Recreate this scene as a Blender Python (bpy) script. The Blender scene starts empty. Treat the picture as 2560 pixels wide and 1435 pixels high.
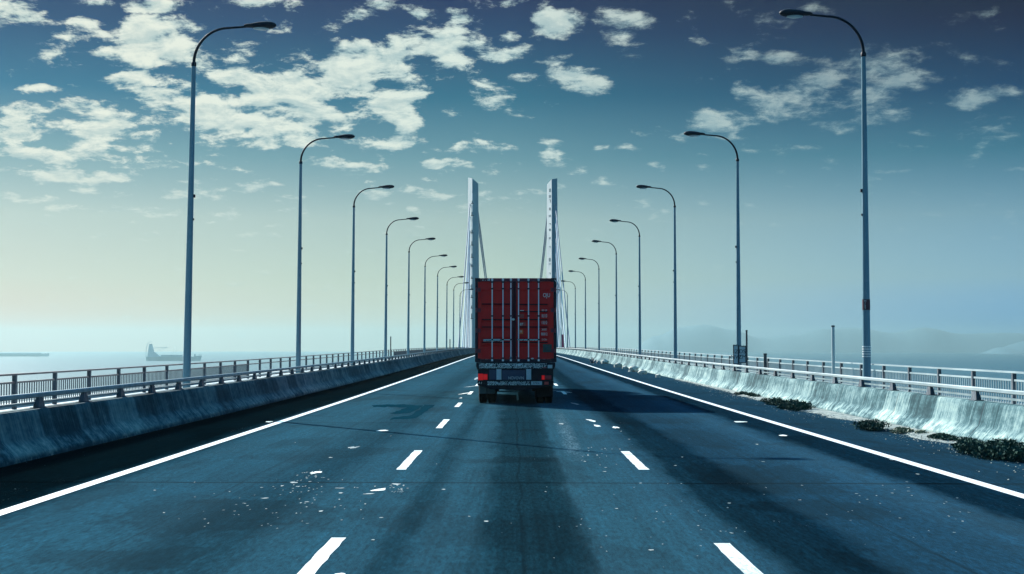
import bpy, bmesh, math, random
from mathutils import Vector, Matrix
random.seed(7)
R = math.radians
PI = math.pi
sc = bpy.context.scene
COL = sc.collection
EXPO = 1.1
HDENS = 1.3e-4; HTOP = 118.0   # haze density and thickness
HASYM = ((.52, .76, .70), (.37, .57, .55), (.26, .45, .48))
AMB = (.18, 1.05, 1.4)  # upper sky out of view, brightened and tinted as ambient fill
F = 3500.0          # focal length in photo pixels (2560 wide)
H = 1.75            # eye height above the road

def ss(a, b, t):
    t = max(0.0, min(1.0, (t-a)/(b-a)))
    return t*t*(3-2*t)

def ZR(y):          # the deck climbs a little towards the towers
    return 0.45*ss(25, 210, y)

# ------------------------------------------------------------------ node helper
class NT:
    def __init__(s, tree):
        s.t = tree; s.n = tree.nodes; s.l = tree.links
    def put(s, sock, v):
        if v is None: return
        if hasattr(v, 'is_output') or hasattr(v, 'links'): s.l.new(v, sock)
        elif isinstance(v, (tuple, list)):
            n = len(sock.default_value)
            sock.default_value = tuple(v)[:n] if len(v) >= n else tuple(v)+(1.0,)
        else: sock.default_value = v
    def m(s, op, a, b=None, c=None, clamp=False):
        n = s.n.new('ShaderNodeMath'); n.operation = op; n.use_clamp = clamp
        s.put(n.inputs[0], a); s.put(n.inputs[1], b); s.put(n.inputs[2], c)
        return n.outputs[0]
    def vm(s, op, a, b=None):
        n = s.n.new('ShaderNodeVectorMath'); n.operation = op
        s.put(n.inputs[0], a); s.put(n.inputs[1], b)
        return n.outputs[1] if op in ('LENGTH', 'DOT_PRODUCT', 'DISTANCE') else n.outputs[0]
    def noise(s, vec, scale, detail=2, rough=.5, dist=0, col=False):
        n = s.n.new('ShaderNodeTexNoise'); s.put(n.inputs['Vector'], vec)
        n.inputs['Scale'].default_value = scale; n.inputs['Detail'].default_value = detail
        n.inputs['Roughness'].default_value = rough; n.inputs['Distortion'].default_value = dist
        return n.outputs[1 if col else 0]
    def vor(s, vec, scale, feature='F1', out=0, rand=1):
        n = s.n.new('ShaderNodeTexVoronoi'); n.feature = feature; s.put(n.inputs['Vector'], vec)
        n.inputs['Scale'].default_value = scale; n.inputs['Randomness'].default_value = rand
        return n.outputs[out]
    def mr(s, v, a, b, c=0., d=1., smooth=False):
        n = s.n.new('ShaderNodeMapRange'); n.clamp = True
        if smooth: n.interpolation_type = 'SMOOTHSTEP'
        for i, x in enumerate((v, a, b, c, d)): s.put(n.inputs[i], x)
        return n.outputs[0]
    def mix(s, f, a, b, blend='MIX'):
        n = s.n.new('ShaderNodeMix'); n.data_type = 'RGBA'; n.blend_type = blend; n.clamp_factor = True
        s.put(n.inputs[0], f); s.put(n.inputs[6], a); s.put(n.inputs[7], b)
        return n.outputs[2]
    def xyz(s, v):
        n = s.n.new('ShaderNodeSeparateXYZ'); s.put(n.inputs[0], v); return n.outputs
    def comb(s, x, y, z):
        n = s.n.new('ShaderNodeCombineXYZ')
        for i, q in enumerate((x, y, z)): s.put(n.inputs[i], q)
        return n.outputs[0]
    def ramp(s, f, stops, mode='LINEAR'):
        n = s.n.new('ShaderNodeValToRGB'); e = n.color_ramp.elements; n.color_ramp.interpolation = mode
        while len(e) < len(stops): e.new(1.0)
        for el, (p, c) in zip(e, stops):
            el.position = p
            el.color = (c, c, c, 1) if isinstance(c, (int, float)) else (*c, 1)
        s.put(n.inputs[0], f); return n.outputs[0]
    def bump(s, h, strength, dist=.01):
        n = s.n.new('ShaderNodeBump'); n.inputs['Strength'].default_value = strength
        n.inputs['Distance'].default_value = dist; s.put(n.inputs['Height'], h); return n.outputs[0]

def mat(name, fn=None, col=(.5, .5, .5), rough=.5, metal=0., spec=.5):
    m = bpy.data.materials.new(name); m.use_nodes = True
    nt = NT(m.node_tree); b = m.node_tree.nodes['Principled BSDF']
    b.inputs['Base Color'].default_value = (*col, 1); b.inputs['Roughness'].default_value = rough
    b.inputs['Metallic'].default_value = metal; b.inputs['Specular IOR Level'].default_value = spec
    if fn:
        tc = m.node_tree.nodes.new('ShaderNodeTexCoord')
        fn(nt, b, tc.outputs['Object'])
    return m

def worn(col, col2, scale=3., rough=.5, metal=0., stretch=(1, 1, 1), amt=(.45, .65), bump=0.):
    def fn(nt, b, P):
        p = nt.vm('MULTIPLY', P, stretch)
        n = nt.noise(p, scale, 8, .62)
        nt.put(b.inputs['Base Color'], nt.mix(nt.mr(n, amt[0], amt[1]), (*col, 1), (*col2, 1)))
        nt.put(b.inputs['Roughness'], nt.mr(nt.noise(p, scale*3, 4), .3, .7, max(.05, rough-.12), min(1, rough+.12)))
        if bump: nt.put(b.inputs['Normal'], nt.bump(n, bump))
    return fn

# ------------------------------------------------------------------ materials
AX0, AX1 = -7.6, 8.6
def asphalt(nt, b, P):
    x, y, z = nt.xyz(P)
    w = nt.noise(nt.vm('MULTIPLY', P, (.5, .05, 1)), 1.0, 4, .6)
    w2 = nt.noise(nt.vm('MULTIPLY', P, (3., .5, 1)), 1.0, 6, .65)
    xw = nt.m('ADD', x, nt.m('ADD', nt.m('MULTIPLY', nt.m('SUBTRACT', w, .5), .6), nt.m('MULTIPLY', nt.m('SUBTRACT', w2, .5), .5)))
    t = nt.m('DIVIDE', nt.m('SUBTRACT', xw, AX0), AX1-AX0)
    S = [(-7.6, .1), (-5.75, .13), (-5.45, .5), (-5.1, .95), (-4.3, 1.2), (-3.7, 1.15), (-3.0, .82), (-2.5, .74), (-2.0, 1.1), (-1.35, 1.1), (-1.05, .64),  # left shoulder end darkened: barrier's shade painted into the asphalt
         (-.75, 1.02), (-.45, .9), (-.22, .52), (.45, .49), (.62, .6), (.78, 1.12), (1.2, .95), (1.6, 1.12), (2.0, .85), (2.25, .42), (2.85, .4), (3.1, .66),
         (4.0, .76), (4.7, 1.0), (4.95, .85), (5.15, .38), (5.85, .38), (6.1, .62), (7.4, .66), (8.6, .8)]
    st = [((a-AX0)/(AX1-AX0), v*.8) for a, v in S]
    base = nt.ramp(t, st[:1]+st[1:])
    # broad resurfaced / damp patches with an outline of their own
    pn = nt.noise(nt.vm('ADD', nt.vm('MULTIPLY', P, (.34, .13, 1)), (3.3, 1.7, 0)), 1.6, 5, .55, .4)
    patch = nt.mr(pn, .565, .585)
    # tapered tongues of darker binder
    pn2 = nt.noise(nt.vm('ADD', nt.vm('MULTIPLY', P, (1.1, .07, 1)), (9.1, 4.2, 0)), 1.0, 3, .5, .2)
    tong = nt.mr(pn2, .6, .66)
    v = nt.m('MULTIPLY', base, nt.mr(patch, 0, 1, 1, .70))
    v = nt.m('MULTIPLY', v, nt.mr(tong, 0, 1, 1, .8))
    # individual stains with ragged rims
    wrp = nt.vm('MULTIPLY', nt.vm('SUBTRACT', nt.noise(nt.vm('MULTIPLY', P, (1.6, .8, 0)), 1, 6, .65, 0, True), (.5, .5, .5)), (1.5, 2.2, 0))
    Pw = nt.vm('MULTIPLY', nt.vm('ADD', P, wrp), (1, 1, 0))
    for (cx, cy_, rx, ry, k_) in ((-3.0, 14.6, 1.25, 1.5, .55), (3.3, 15.2, .8, .9, .6), (-.1, 21.7, .75, .65, .6), (-3.3, 11.6, .8, .6, .62), (-2.2, 38.5, .7, 2.0, .65), (2.9, 19.0, .6, 2.6, .66), (-1.9, 52, .8, 3, .7), (3.5, 27, .7, 3, .72)):
        dd = nt.vm('LENGTH', nt.vm('MULTIPLY', nt.vm('SUBTRACT', Pw, (cx, cy_, 0)), (1/rx, 1/ry, 0)))
        v = nt.m('MULTIPLY', v, nt.mr(dd, .82, 1.0, k_, 1, True))
    big = nt.noise(nt.vm('MULTIPLY', P, (.8, .25, 1)), 1.2, 8, .7)
    v = nt.m('MULTIPLY', v, nt.mr(big, .3, .7, .82, 1.2))
    drag = nt.noise(nt.vm('MULTIPLY', P, (12, .12, 1)), 1.0, 6, .7)
    v = nt.m('MULTIPLY', v, nt.mr(drag, .3, .7, .68, 1.32))
    agg = nt.noise(P, 70, 3, .7)
    v = nt.m('MULTIPLY', v, nt.mr(agg, .3, .7, .62, 1.38))
    g2 = nt.noise(nt.vm('MULTIPLY', P, (26, 5, 1)), 1.0, 4, .75)
    v = nt.m('MULTIPLY', v, nt.mr(g2, .32, .68, .36, 1.64))
    g3 = nt.noise(nt.vm('MULTIPLY', P, (7, 1.1, 1)), 1.0, 6, .75)
    v = nt.m('MULTIPLY', v, nt.mr(g3, .32, .68, .74, 1.26))
    # transverse seams every 14 m, slightly wandering, and two long seams
    sy = nt.m('ADD', y, nt.m('ADD', nt.m('MULTIPLY', x, .02), nt.m('MULTIPLY', nt.m('SUBTRACT', nt.noise(nt.vm('MULTIPLY', P, (.6, 0, 0)), 1, 4, .6), .5), .35)))
    fr = nt.m('ABSOLUTE', nt.m('SUBTRACT', nt.m('FRACT', nt.m('DIVIDE', nt.m('SUBTRACT', sy, 11.0), 14.0)), .5))
    seam = nt.mr(fr, .003, .0062, 1, 0)
    wx = nt.m('MULTIPLY', nt.m('SUBTRACT', nt.noise(nt.vm('MULTIPLY', P, (0, .25, 0)), 1, 4, .6), .5), .25)
    for sx in (.07, 3.55, -3.5):
        d = nt.m('ABSOLUTE', nt.m('SUBTRACT', nt.m('ADD', x, wx), sx))
        seam = nt.m('MAXIMUM', seam, nt.mr(d, .008, .022, .55, 0))
    ck = nt.vor(nt.vm('ADD', nt.vm('MULTIPLY', P, (.25, .14, 1)), nt.vm('MULTIPLY', nt.noise(P, .9, 4, .6, 0, True), (.6, .6, 0))), 1.0, 'DISTANCE_TO_EDGE')
    crack = nt.m('MULTIPLY', nt.mr(ck, .0015, .005, 1, 0), nt.mr(nt.noise(P, .25, 2), .5, .62))
    seam = nt.m('MAXIMUM', seam, nt.m('MULTIPLY', crack, .5))
    v = nt.m('MULTIPLY', v, nt.mr(seam, 0, 1, 1, .2))
    # pale grit and paint flecks: dense in worn strips, sparse elsewhere
    fl = nt.vor(nt.vm('MULTIPLY', P, (1, .8, 1)), 9.0)
    flr = nt.xyz(nt.vor(nt.vm('MULTIPLY', P, (1, .8, 1)), 9.0, 'F1', 1))[0]
    dens = nt.noise(nt.vm('MULTIPLY', P, (.9, .35, 1)), 1.0, 4, .65)
    rr = nt.m('MULTIPLY', nt.mr(flr, .55, 1, 0, .16), nt.mr(dens, .5, .68))
    fleck = nt.m('LESS_THAN', fl, rr)
    fl2 = nt.vor(P, 42.0)
    fleck2 = nt.m('MULTIPLY', nt.m('LESS_THAN', fl2, nt.mr(dens, .55, .72, 0, .2)), .6)
    # dusty strip where a lane line has been ground away
    dx = nt.m('ABSOLUTE', nt.m('SUBTRACT', nt.m('ADD', x, nt.m('MULTIPLY', y, -.012)), .72))
    dust = nt.m('MULTIPLY', nt.mr(dx, .05, .2, 1, 0), nt.m('MULTIPLY', nt.mr(y, 21, 24), nt.mr(y, 31, 39, 1, 0)))
    dust = nt.m('MULTIPLY', dust, nt.mr(nt.m('ADD', nt.m('MULTIPLY', g2, .6), nt.m('MULTIPLY', g3, .4)), .46, .62))
    light = nt.m('MAXIMUM', nt.m('MAXIMUM', fleck, fleck2), nt.m('MULTIPLY', dust, .55), clamp=True)
    tint = nt.mix(nt.noise(nt.vm('MULTIPLY', P, (.3, .08, 1)), 1, 3), (.004, .037, .062, 1), (.009, .045, .061, 1))
    tint = nt.mix(nt.mr(x, 1.2, 3.2, 0, .75), tint, (.003, .033, .070, 1))
    c = nt.mix(1.0, tint, nt.comb(v, v, v), 'MULTIPLY')
    c = nt.mix(light, c, (.17, .25, .28, 1))
    nt.put(b.inputs['Base Color'], c)
    nt.put(b.inputs['Roughness'], nt.mr(nt.m('MULTIPLY', base, nt.mr(patch, 0, 1, 1, .7)), .2, .8, .75, .85))
    b.inputs['Specular IOR Level'].default_value = 0.0
    b.inputs['Sheen Roughness'].default_value = .45; b.inputs['Sheen Tint'].default_value = (.26, .58, .78, 1)
    nt.put(b.inputs['Sheen Weight'], nt.mr(base, .25, .8, .0, .15))
    hgt = nt.m('ADD', nt.m('MULTIPLY', agg, .7), nt.m('MULTIPLY', nt.noise(P, 150, 2), .3))
    nt.put(b.inputs['Normal'], nt.bump(hgt, .45, .012))

def paint(nt, b, P):
    n = nt.noise(P, 55, 5, .8); big = nt.noise(P, 1.3, 4, .6)
    n2 = nt.noise(nt.vm('MULTIPLY', P, (30, 7, 1)), 1, 4, .8)
    w = nt.mr(nt.m('ADD', nt.m('ADD', nt.m('MULTIPLY', n, .5), nt.m('MULTIPLY', n2, .5)), nt.m('MULTIPLY', big, .35)), .70, .80)
    c = nt.mix(nt.mr(big, .3, .7), (.80, .86, .80, 1), (.70, .78, .74, 1))
    nt.put(b.inputs['Base Color'], nt.mix(nt.m('MULTIPLY', w, .75), c, (.16, .24, .26, 1)))
    b.inputs['Roughness'].default_value = .6
def paint2(nt, b, P):
    n = nt.noise(nt.vm('MULTIPLY', P, (1, .4, 1)), 6, 6, .7)
    nt.put(b.inputs['Base Color'], nt.mix(nt.mr(nt.noise(nt.vm('MULTIPLY', P, (22, 3, 1)), 1, 5, .8), .56, .72), nt.mix(nt.mr(n, .5, .8), (.86, .9, .9, 1), (.70, .78, .8, 1)), (.3, .42, .46, 1)))
    b.inputs['Roughness'].default_value = .5

def concrete(nt, b, P, shade_k=0.0):
    x, y, z = nt.xyz(P)
    fine = nt.noise(nt.vm('MULTIPLY', P, (.1, 12, .35)), 1.0, 8, .72, .1)
    wide = nt.noise(nt.vm('MULTIPLY', P, (.1, 2.0, .15)), 1.0, 5, .65)
    seg = nt.noise(nt.comb(nt.m('FLOOR', nt.m('DIVIDE', y, 1.9)), nt.m('SIGN', x), 0), .77, 0)
    blot = nt.noise(P, 5, 8, .72)
    s = nt.m('ADD', nt.m('MULTIPLY', fine, .50), nt.m('ADD', nt.m('ADD', nt.m('MULTIPLY', wide, .38), .085), nt.m('MULTIPLY', nt.m('SUBTRACT', seg, .5), .42)))
    s = nt.m('ADD', s, nt.m('ADD', nt.m('MULTIPLY', nt.m('SUBTRACT', blot, .5), .42), nt.m('MULTIPLY', nt.m('SUBTRACT', nt.noise(nt.vm('MULTIPLY', P, (.2, .45, 2.5)), 1, 5, .65), .5), .4)))
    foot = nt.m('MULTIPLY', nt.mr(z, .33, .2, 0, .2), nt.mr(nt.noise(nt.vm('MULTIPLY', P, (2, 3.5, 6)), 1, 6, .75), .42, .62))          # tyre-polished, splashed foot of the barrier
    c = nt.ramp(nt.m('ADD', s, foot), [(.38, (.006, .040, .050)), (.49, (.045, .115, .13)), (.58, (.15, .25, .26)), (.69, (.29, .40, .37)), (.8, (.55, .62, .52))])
    run = nt.noise(nt.vm('MULTIPLY', P, (.1, 16, .3)), 1.0, 4, .7)
    c = nt.mix(nt.m('MULTIPLY', nt.mr(run, .60, .68), nt.mr(wide, .4, .6)), c, (.07, .12, .12, 1))
    jt = nt.m('ABSOLUTE', nt.m('SUBTRACT', nt.m('FRACT', nt.m('DIVIDE', y, 5.7)), .5))
    c = nt.mix(nt.mr(jt, .002, .0045, .9, 0), c, (.015, .03, .04, 1))
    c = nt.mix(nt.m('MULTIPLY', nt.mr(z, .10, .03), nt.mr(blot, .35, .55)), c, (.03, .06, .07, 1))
    if shade_k: c = nt.mix(nt.mr(nt.noise(nt.vm('MULTIPLY', P, (.3, .5, 1.2)), 1, 5, .7), .25, .6, shade_k*.7, shade_k), c, (.004, .022, .030, 1))  # darkens the colour to imitate shade on the barrier face
    nt.put(b.inputs['Base Color'], c); b.inputs['Roughness'].default_value = .85; b.inputs['Specular IOR Level'].default_value = .1
    nt.put(b.inputs['Normal'], nt.bump(nt.m('ADD', fine, blot), .35, .02))

M = {}
M['asphalt'] = mat('asphalt', asphalt)
M['paint'] = mat('worn_lane_paint', paint)
M['fleck'] = mat('ground_paint_dust', worn((.13, .21, .23), (.38, .45, .44), 3, .8))
M['edge'] = mat('edge_line_paint', paint2)
M['conc'] = mat('streaked_concrete', concrete)
M['conc_shaded'] = mat('shaded_concrete_copy', lambda nt, b, P: concrete(nt, b, P, .5))  # darker copy of the concrete: left barrier's shade painted in
M['deck'] = mat('walkway_concrete', worn((.42, .5, .5), (.55, .62, .6), .8, .8, 0, (1, .4, 1)))
M['deck2'] = mat('darker_walkway_copy', worn((.16, .25, .27), (.24, .34, .35), .8, .8, 0, (1, .4, 1)))  # darker copy for the right; left keeps haze-lit brightness in its colour
M['girder'] = mat('girder_concrete', worn((.2, .26, .28), (.3, .36, .36), .5, .8))
M['steel'] = mat('galvanised_steel', worn((.17, .25, .27), (.27, .36, .38), 2.5, .42, .35, (1, 1, .35)))
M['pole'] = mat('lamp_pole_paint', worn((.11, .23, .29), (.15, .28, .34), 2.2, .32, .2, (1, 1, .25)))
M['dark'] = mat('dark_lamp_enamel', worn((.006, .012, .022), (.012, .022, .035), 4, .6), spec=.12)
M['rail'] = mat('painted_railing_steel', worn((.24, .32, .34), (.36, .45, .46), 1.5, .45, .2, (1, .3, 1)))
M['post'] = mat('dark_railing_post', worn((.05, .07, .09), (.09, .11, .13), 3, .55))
M['cap'] = mat('backlit_handrail', worn((.10, .07, .08), (.2, .17, .16), 2, .5, 0, (1, .3, 1)))  # left handrail only: backlit shade put into the colour
M['lens'] = mat('lamp_glass', None, (.35, .45, .5), .15)
M['bracket'] = mat('bracket_steel', worn((.03, .05, .07), (.07, .1, .13), 4, .5))

def red_fn(nt, b, P):
    n = nt.noise(P, 1.8, 8, .65); s = nt.noise(nt.vm('MULTIPLY', P, (14, 2, .8)), 1, 5, .6)
    c = nt.mix(nt.mr(n, .35, .7), (.80, .022, .022, 1), (.62, .024, .028, 1))
    c = nt.mix(nt.m('MULTIPLY', nt.mr(s, .58, .75), .35), c, (.10, .04, .035, 1))
    nt.put(b.inputs['Base Color'], c)
    b.inputs['Specular IOR Level'].default_value = .15
    nt.put(b.inputs['Roughness'], nt.mr(n, .3, .7, .35, .55))
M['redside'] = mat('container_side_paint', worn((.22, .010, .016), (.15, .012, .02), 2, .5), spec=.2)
M['red'] = mat('container_red_paint', red_fn)
M['maroon'] = mat('dark_maroon_paint', worn((.16, .010, .035), (.10, .012, .035), 3, .45))
M['gasket_and_shade'] = mat('gasket_and_rib_shade', None, (.05, .006, .016), .7, spec=.1)
M['frame'] = mat('dark_corner_post_paint', worn((.02, .022, .035), (.045, .02, .03), 3, .5), spec=.12)
M['rod'] = mat('lock_rod_zinc', worn((.75, .82, .88), (.85, .9, .92), 6, .35, .1, (1, 1, .2)))
M['white'] = mat('white_marking_film', worn((.75, .78, .76), (.6, .64, .62), 30, .5))
M['orange'] = mat('orange_warning_sticker', None, (.85, .16, .04), .5)
M['redstk'] = mat('faded_red_sticker', worn((.55, .06, .05), (.35, .05, .05), 20, .5))
M['chassis'] = mat('chassis_black', worn((.006, .010, .018), (.014, .02, .03), 5, .5), spec=.12)
M['navy'] = mat('navy_bumper_panel', worn((.010, .04, .09), (.014, .05, .11), 4, .4))
M['grey'] = mat('pale_bumper_panel', worn((.38, .52, .54), (.5, .62, .64), 6, .45))
M['tail'] = mat('tail_light_lens', None, (.9, .006, .010), .25)
_b = M['tail'].node_tree.nodes['Principled BSDF']; _b.inputs['Emission Color'].default_value = (1, .01, .015, 1); _b.inputs['Emission Strength'].default_value = .08
M['tail2'] = mat('dim_reflector_lens', None, (.28, .012, .03), .25)
M['rubber'] = mat('tyre_rubber', worn((.004, .005, .007), (.009, .011, .014), 9, .9), spec=.12)
M['rim'] = mat('wheel_steel', worn((.2, .23, .26), (.3, .33, .36), 6, .45, .5))
M['flap'] = mat('faded_mud_flap', worn((.02, .07, .085), (.04, .10, .11), 5, .7))
M['dkplate'] = mat('dark_placard', worn((.02, .045, .045), (.05, .08, .07), 22, .5))
M['glass'] = mat('cab_glass', None, (.02, .03, .04), .08)
M['cabw'] = mat('cab_white_paint', worn((.55, .58, .6), (.62, .65, .66), 2, .35))

def strip_fn(nt, b, P):        # scuffed, peeling reflective tape
    n = nt.noise(nt.vm('MULTIPLY', P, (5.5, 1, 7)), 1.0, 1, .4, 1.6)
    k = nt.m('SINE', nt.m('MULTIPLY', n, 42))
    c = nt.mix(nt.mr(k, -.15, .2), (.008, .014, .022, 1), (.55, .68, .66, 1))
    r = nt.noise(P, 2.6, 1)
    c = nt.mix(nt.m('MULTIPLY', nt.mr(r, .62, .66), nt.mr(k, -.15, .2)), c, (.35, .12, .12, 1))
    nt.put(b.inputs['Base Color'], c); b.inputs['Roughness'].default_value = .4
M['strip'] = mat('scuffed_reflective_tape', strip_fn)

M['pyl_l'] = mat('pylon_white_concrete', worn((.72, .77, .74), (.50, .59, .59), .25, .7, 0, (1, 1, .3)))
M['pyl_b'] = mat('pylon_blue_shade', worn((.07, .24, .30), (.11, .30, .36), .4, .5, .1, (1, 1, .2)))  # blue stands for shade on the facet turned from the sun
M['cable'] = mat('stay_cable_sheath', worn((.10, .17, .24), (.2, .28, .34), .3, .5))
M['cablel'] = mat('pale_cable_sheath', worn((.4, .55, .6), (.5, .62, .66), .3, .5))
M['ink'] = mat('dark_hatch_recess', None, (.02, .035, .045), .7)
M['magenta'] = mat('magenta_banner_cloth', worn((.42, .02, .11), (.3, .02, .08), 4, .8))
M['hull'] = mat('haze_pale_hull', worn((.36, .50, .50), (.42, .55, .54), .05, .6))  # paled to imitate haze over the ship
M['hull2'] = mat('haze_pale_upperworks', worn((.55, .68, .66), (.6, .72, .7), .05, .6))  # paled further, haze put into the colour
M['hill'] = mat('hill_haze_blue', worn((.02, .10, .14), (.025, .11, .15), .004, .95))  # distance haze painted into the base colour
M['stone'] = mat('pale_broken_concrete', worn((.55, .56, .48), (.35, .38, .34), 6, .9, bump=.5))
M['leaf'] = mat('shrub_leaves', worn((.012, .045, .04), (.028, .085, .06), 9, .8), spec=.08)
M['leaf2'] = mat('dry_weed_leaves', worn((.08, .12, .08), (.2, .24, .17), 9, .7))
M['dirt'] = mat('verge_grit', worn((.10, .14, .14), (.34, .38, .34), 9, .95, bump=.8, amt=(.42, .6)))
M['sticker'] = mat('dark_red_pole_band', worn((.06, .012, .03), (.04, .01, .02), 9, .5))

def water(nt, b, P):
    v = nt.vm('MULTIPLY', P, (.010, .028, 0))
    n = nt.noise(v, 1.0, 8, .65); n2 = nt.noise(nt.vm('MULTIPLY', P, (.0006, .003, 0)), 1, 4, .6)
    nt.put(b.inputs['Base Color'], nt.mix(nt.mr(n2, .35, .65), (.004, .06, .09, 1), (.008, .08, .11, 1)))
    b.inputs['Roughness'].default_value = .32
    nt.put(b.inputs['Normal'], nt.bump(n, .5, 3.0))
M['water'] = mat('sea_water', water)

# ------------------------------------------------------------------ mesh builder
class MB:
    def __init__(s): s.v = []; s.f = []
    def add(s, vs, fs):
        o = len(s.v); s.v += [tuple(p) for p in vs]; s.f += [tuple(i+o for i in f) for f in fs]; return s
    def box(s, x0, x1, y0, y1, z0, z1):
        return s.add([(x, y, z) for z in (z0, z1) for y in (y0, y1) for x in (x0, x1)],
                     [(0, 2, 3, 1), (4, 5, 7, 6), (0, 1, 5, 4), (2, 6, 7, 3), (0, 4, 6, 2), (1, 3, 7, 5)])
    def frus(s, x0, x1, y0, y1, z0, a0, a1, b0, b1, z1):
        return s.add([(x0, y0, z0), (x1, y0, z0), (x0, y1, z0), (x1, y1, z0), (a0, b0, z1), (a1, b0, z1), (a0, b1, z1), (a1, b1, z1)],
                     [(0, 2, 3, 1), (4, 5, 7, 6), (0, 1, 5, 4), (2, 6, 7, 3), (0, 4, 6, 2), (1, 3, 7, 5)])
    def sweep(s, prof, ys, zf=ZR, closed=True, jit=0, cap=True):
        n = len(prof); vs = []; fs = []
        for y in ys:
            z = zf(y)
            for (a, b) in prof: vs.append((a+random.uniform(-jit, jit), y, b+z+random.uniform(-jit, jit)*.5))
        m = n if closed else n-1
        for k in range(len(ys)-1):
            for i in range(m):
                j = (i+1) % n
                fs.append((k*n+i, k*n+j, (k+1)*n+j, (k+1)*n+i))
        if closed and cap:
            fs.append(tuple(range(n))[::-1]); fs.append(tuple((len(ys)-1)*n+i for i in range(n)))
        return s.add(vs, fs)
    def tube(s, pts, rad, seg=12, cap=True, flat=1.0):
        pts = [Vector(p) for p in pts]; n = len(pts)
        if not hasattr(rad, '__len__'): rad = [rad]*n
        vs = []; fs = []; up = None
        for i, p in enumerate(pts):
            t = (pts[min(i+1, n-1)]-pts[max(i-1, 0)]).normalized()
            if up is None: up = Vector((0, 1, 0)) if abs(t.y) < .8 else Vector((0, 0, 1))
            u = (up-t*up.dot(t)).normalized(); w = t.cross(u); up = u
            for k in range(seg):
                a = 2*PI*k/seg
                vs.append(p+u*math.cos(a)*rad[i]+w*math.sin(a)*rad[i]*flat)
        for i in range(n-1):
            for k in range(seg):
                j = (k+1) % seg
                fs.append((i*seg+k, i*seg+j, (i+1)*seg+j, (i+1)*seg+k))
        if cap: fs.append(tuple(range(seg))[::-1]); fs.append(tuple((n-1)*seg+k for k in range(seg)))
        return s.add(vs, fs)
    def lathe(s, prof, c=(0, 0, 0), axis='x', seg=28):
        n = len(prof); vs = []; fs = []
        for k in range(seg):
            a = 2*PI*k/seg; ca, sa = math.cos(a), math.sin(a)
            for (h, r) in prof:
                p = (h, r*ca, r*sa) if axis == 'x' else (r*ca, r*sa, h)
                vs.append((p[0]+c[0], p[1]+c[1], p[2]+c[2]))
        for k in range(seg):
            q = (k+1) % seg
            for i in range(n-1): fs.append((k*n+i, k*n+i+1, q*n+i+1, q*n+i))
        return s.add(vs, fs)
    def build(s, name, m, parent=None, smooth=False, bevel=0, loc=None):
        me = bpy.data.meshes.new(name); me.from_pydata(s.v, [], s.f); me.update()
        bm = bmesh.new(); bm.from_mesh(me)
        bmesh.ops.recalc_face_normals(bm, faces=bm.faces)
        if bevel:
            bmesh.ops.bevel(bm, geom=[e for e in bm.edges if e.is_manifold and e.calc_face_angle(0) > .5], offset=bevel, segments=2, affect='EDGES', profile=.7)
        bm.to_mesh(me); bm.free()
        me.materials.append(m)
        if smooth:
            me.polygons.foreach_set('use_smooth', [True]*len(me.polygons))
            try: me.set_sharp_from_angle(angle=R(40))
            except Exception: pass
        o = bpy.data.objects.new(name, me); COL.objects.link(o)
        if parent: o.parent = parent
        if loc: o.location = loc
        return o

def tag(o, label=None, cat=None, group=None, kind=None):
    if label: o['label'] = label
    if cat: o['category'] = cat
    if group: o['group'] = group
    if kind: o['kind'] = kind
    return o
def empty(name, loc, label, cat, group=None, rz=0):
    o = bpy.data.objects.new(name, None); COL.objects.link(o); o.location = loc; o.rotation_euler.z = rz
    o.empty_display_size = .2
    return tag(o, label, cat, group)
def kids(o): return [c for c in bpy.data.objects if c.parent == o]
def copy_tree(o, parent=None):
    c = o.copy(); COL.objects.link(c)
    if parent: c.parent = parent
    for k in kids(o): copy_tree(k, c)
    return c
def text(txt, size, m, parent, loc, rot, name='lettering', ext=.002, sx=1.0):
    cu = bpy.data.curves.new(name, 'FONT'); cu.body = txt; cu.size = size; cu.extrude = ext
    cu.align_x = 'CENTER'; cu.align_y = 'CENTER'
    t = bpy.data.objects.new('tmp', cu)
    me = bpy.data.meshes.new_from_object(t); bpy.data.objects.remove(t)
    me.materials.clear(); me.materials.append(m)
    o = bpy.data.objects.new(name, me); COL.objects.link(o)
    o.parent = parent; o.location = loc; o.rotation_euler = rot; o.scale = (sx, 1, 1)
    return o

def px(x, y):        # road point seen at photo pixel (x, y): plain perspective over the deck
    d = F*H/(y-865.0)
    for _ in range(4): d = F*(H-ZR(d))/(y-865.0)
    return ((x-1285.0)/F*d, d)

YS = [-14+2*i for i in range(0, 110)] + [206+12*i for i in range(1, 25)] + [520+50*i for i in range(1, 13)]
YEND = YS[-1]

# ------------------------------------------------------------------ setting
def ribbon(name, x0, x1, dz, m, ys=YS, parent=None):
    b = MB(); b.sweep([(x0, dz), (x1, dz)], ys, closed=False)
    return b.build(name, m, parent)
road = tag(ribbon('road', -7.6, 8.6, 0, M['asphalt']), kind='structure')
def hz(x): return x
tag(ribbon('edge_line', -5.47, -5.295, .004, M['edge']), kind='structure')
tag(ribbon('edge_line', 5.84, 6.02, .004, M['edge']), kind='structure')

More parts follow.
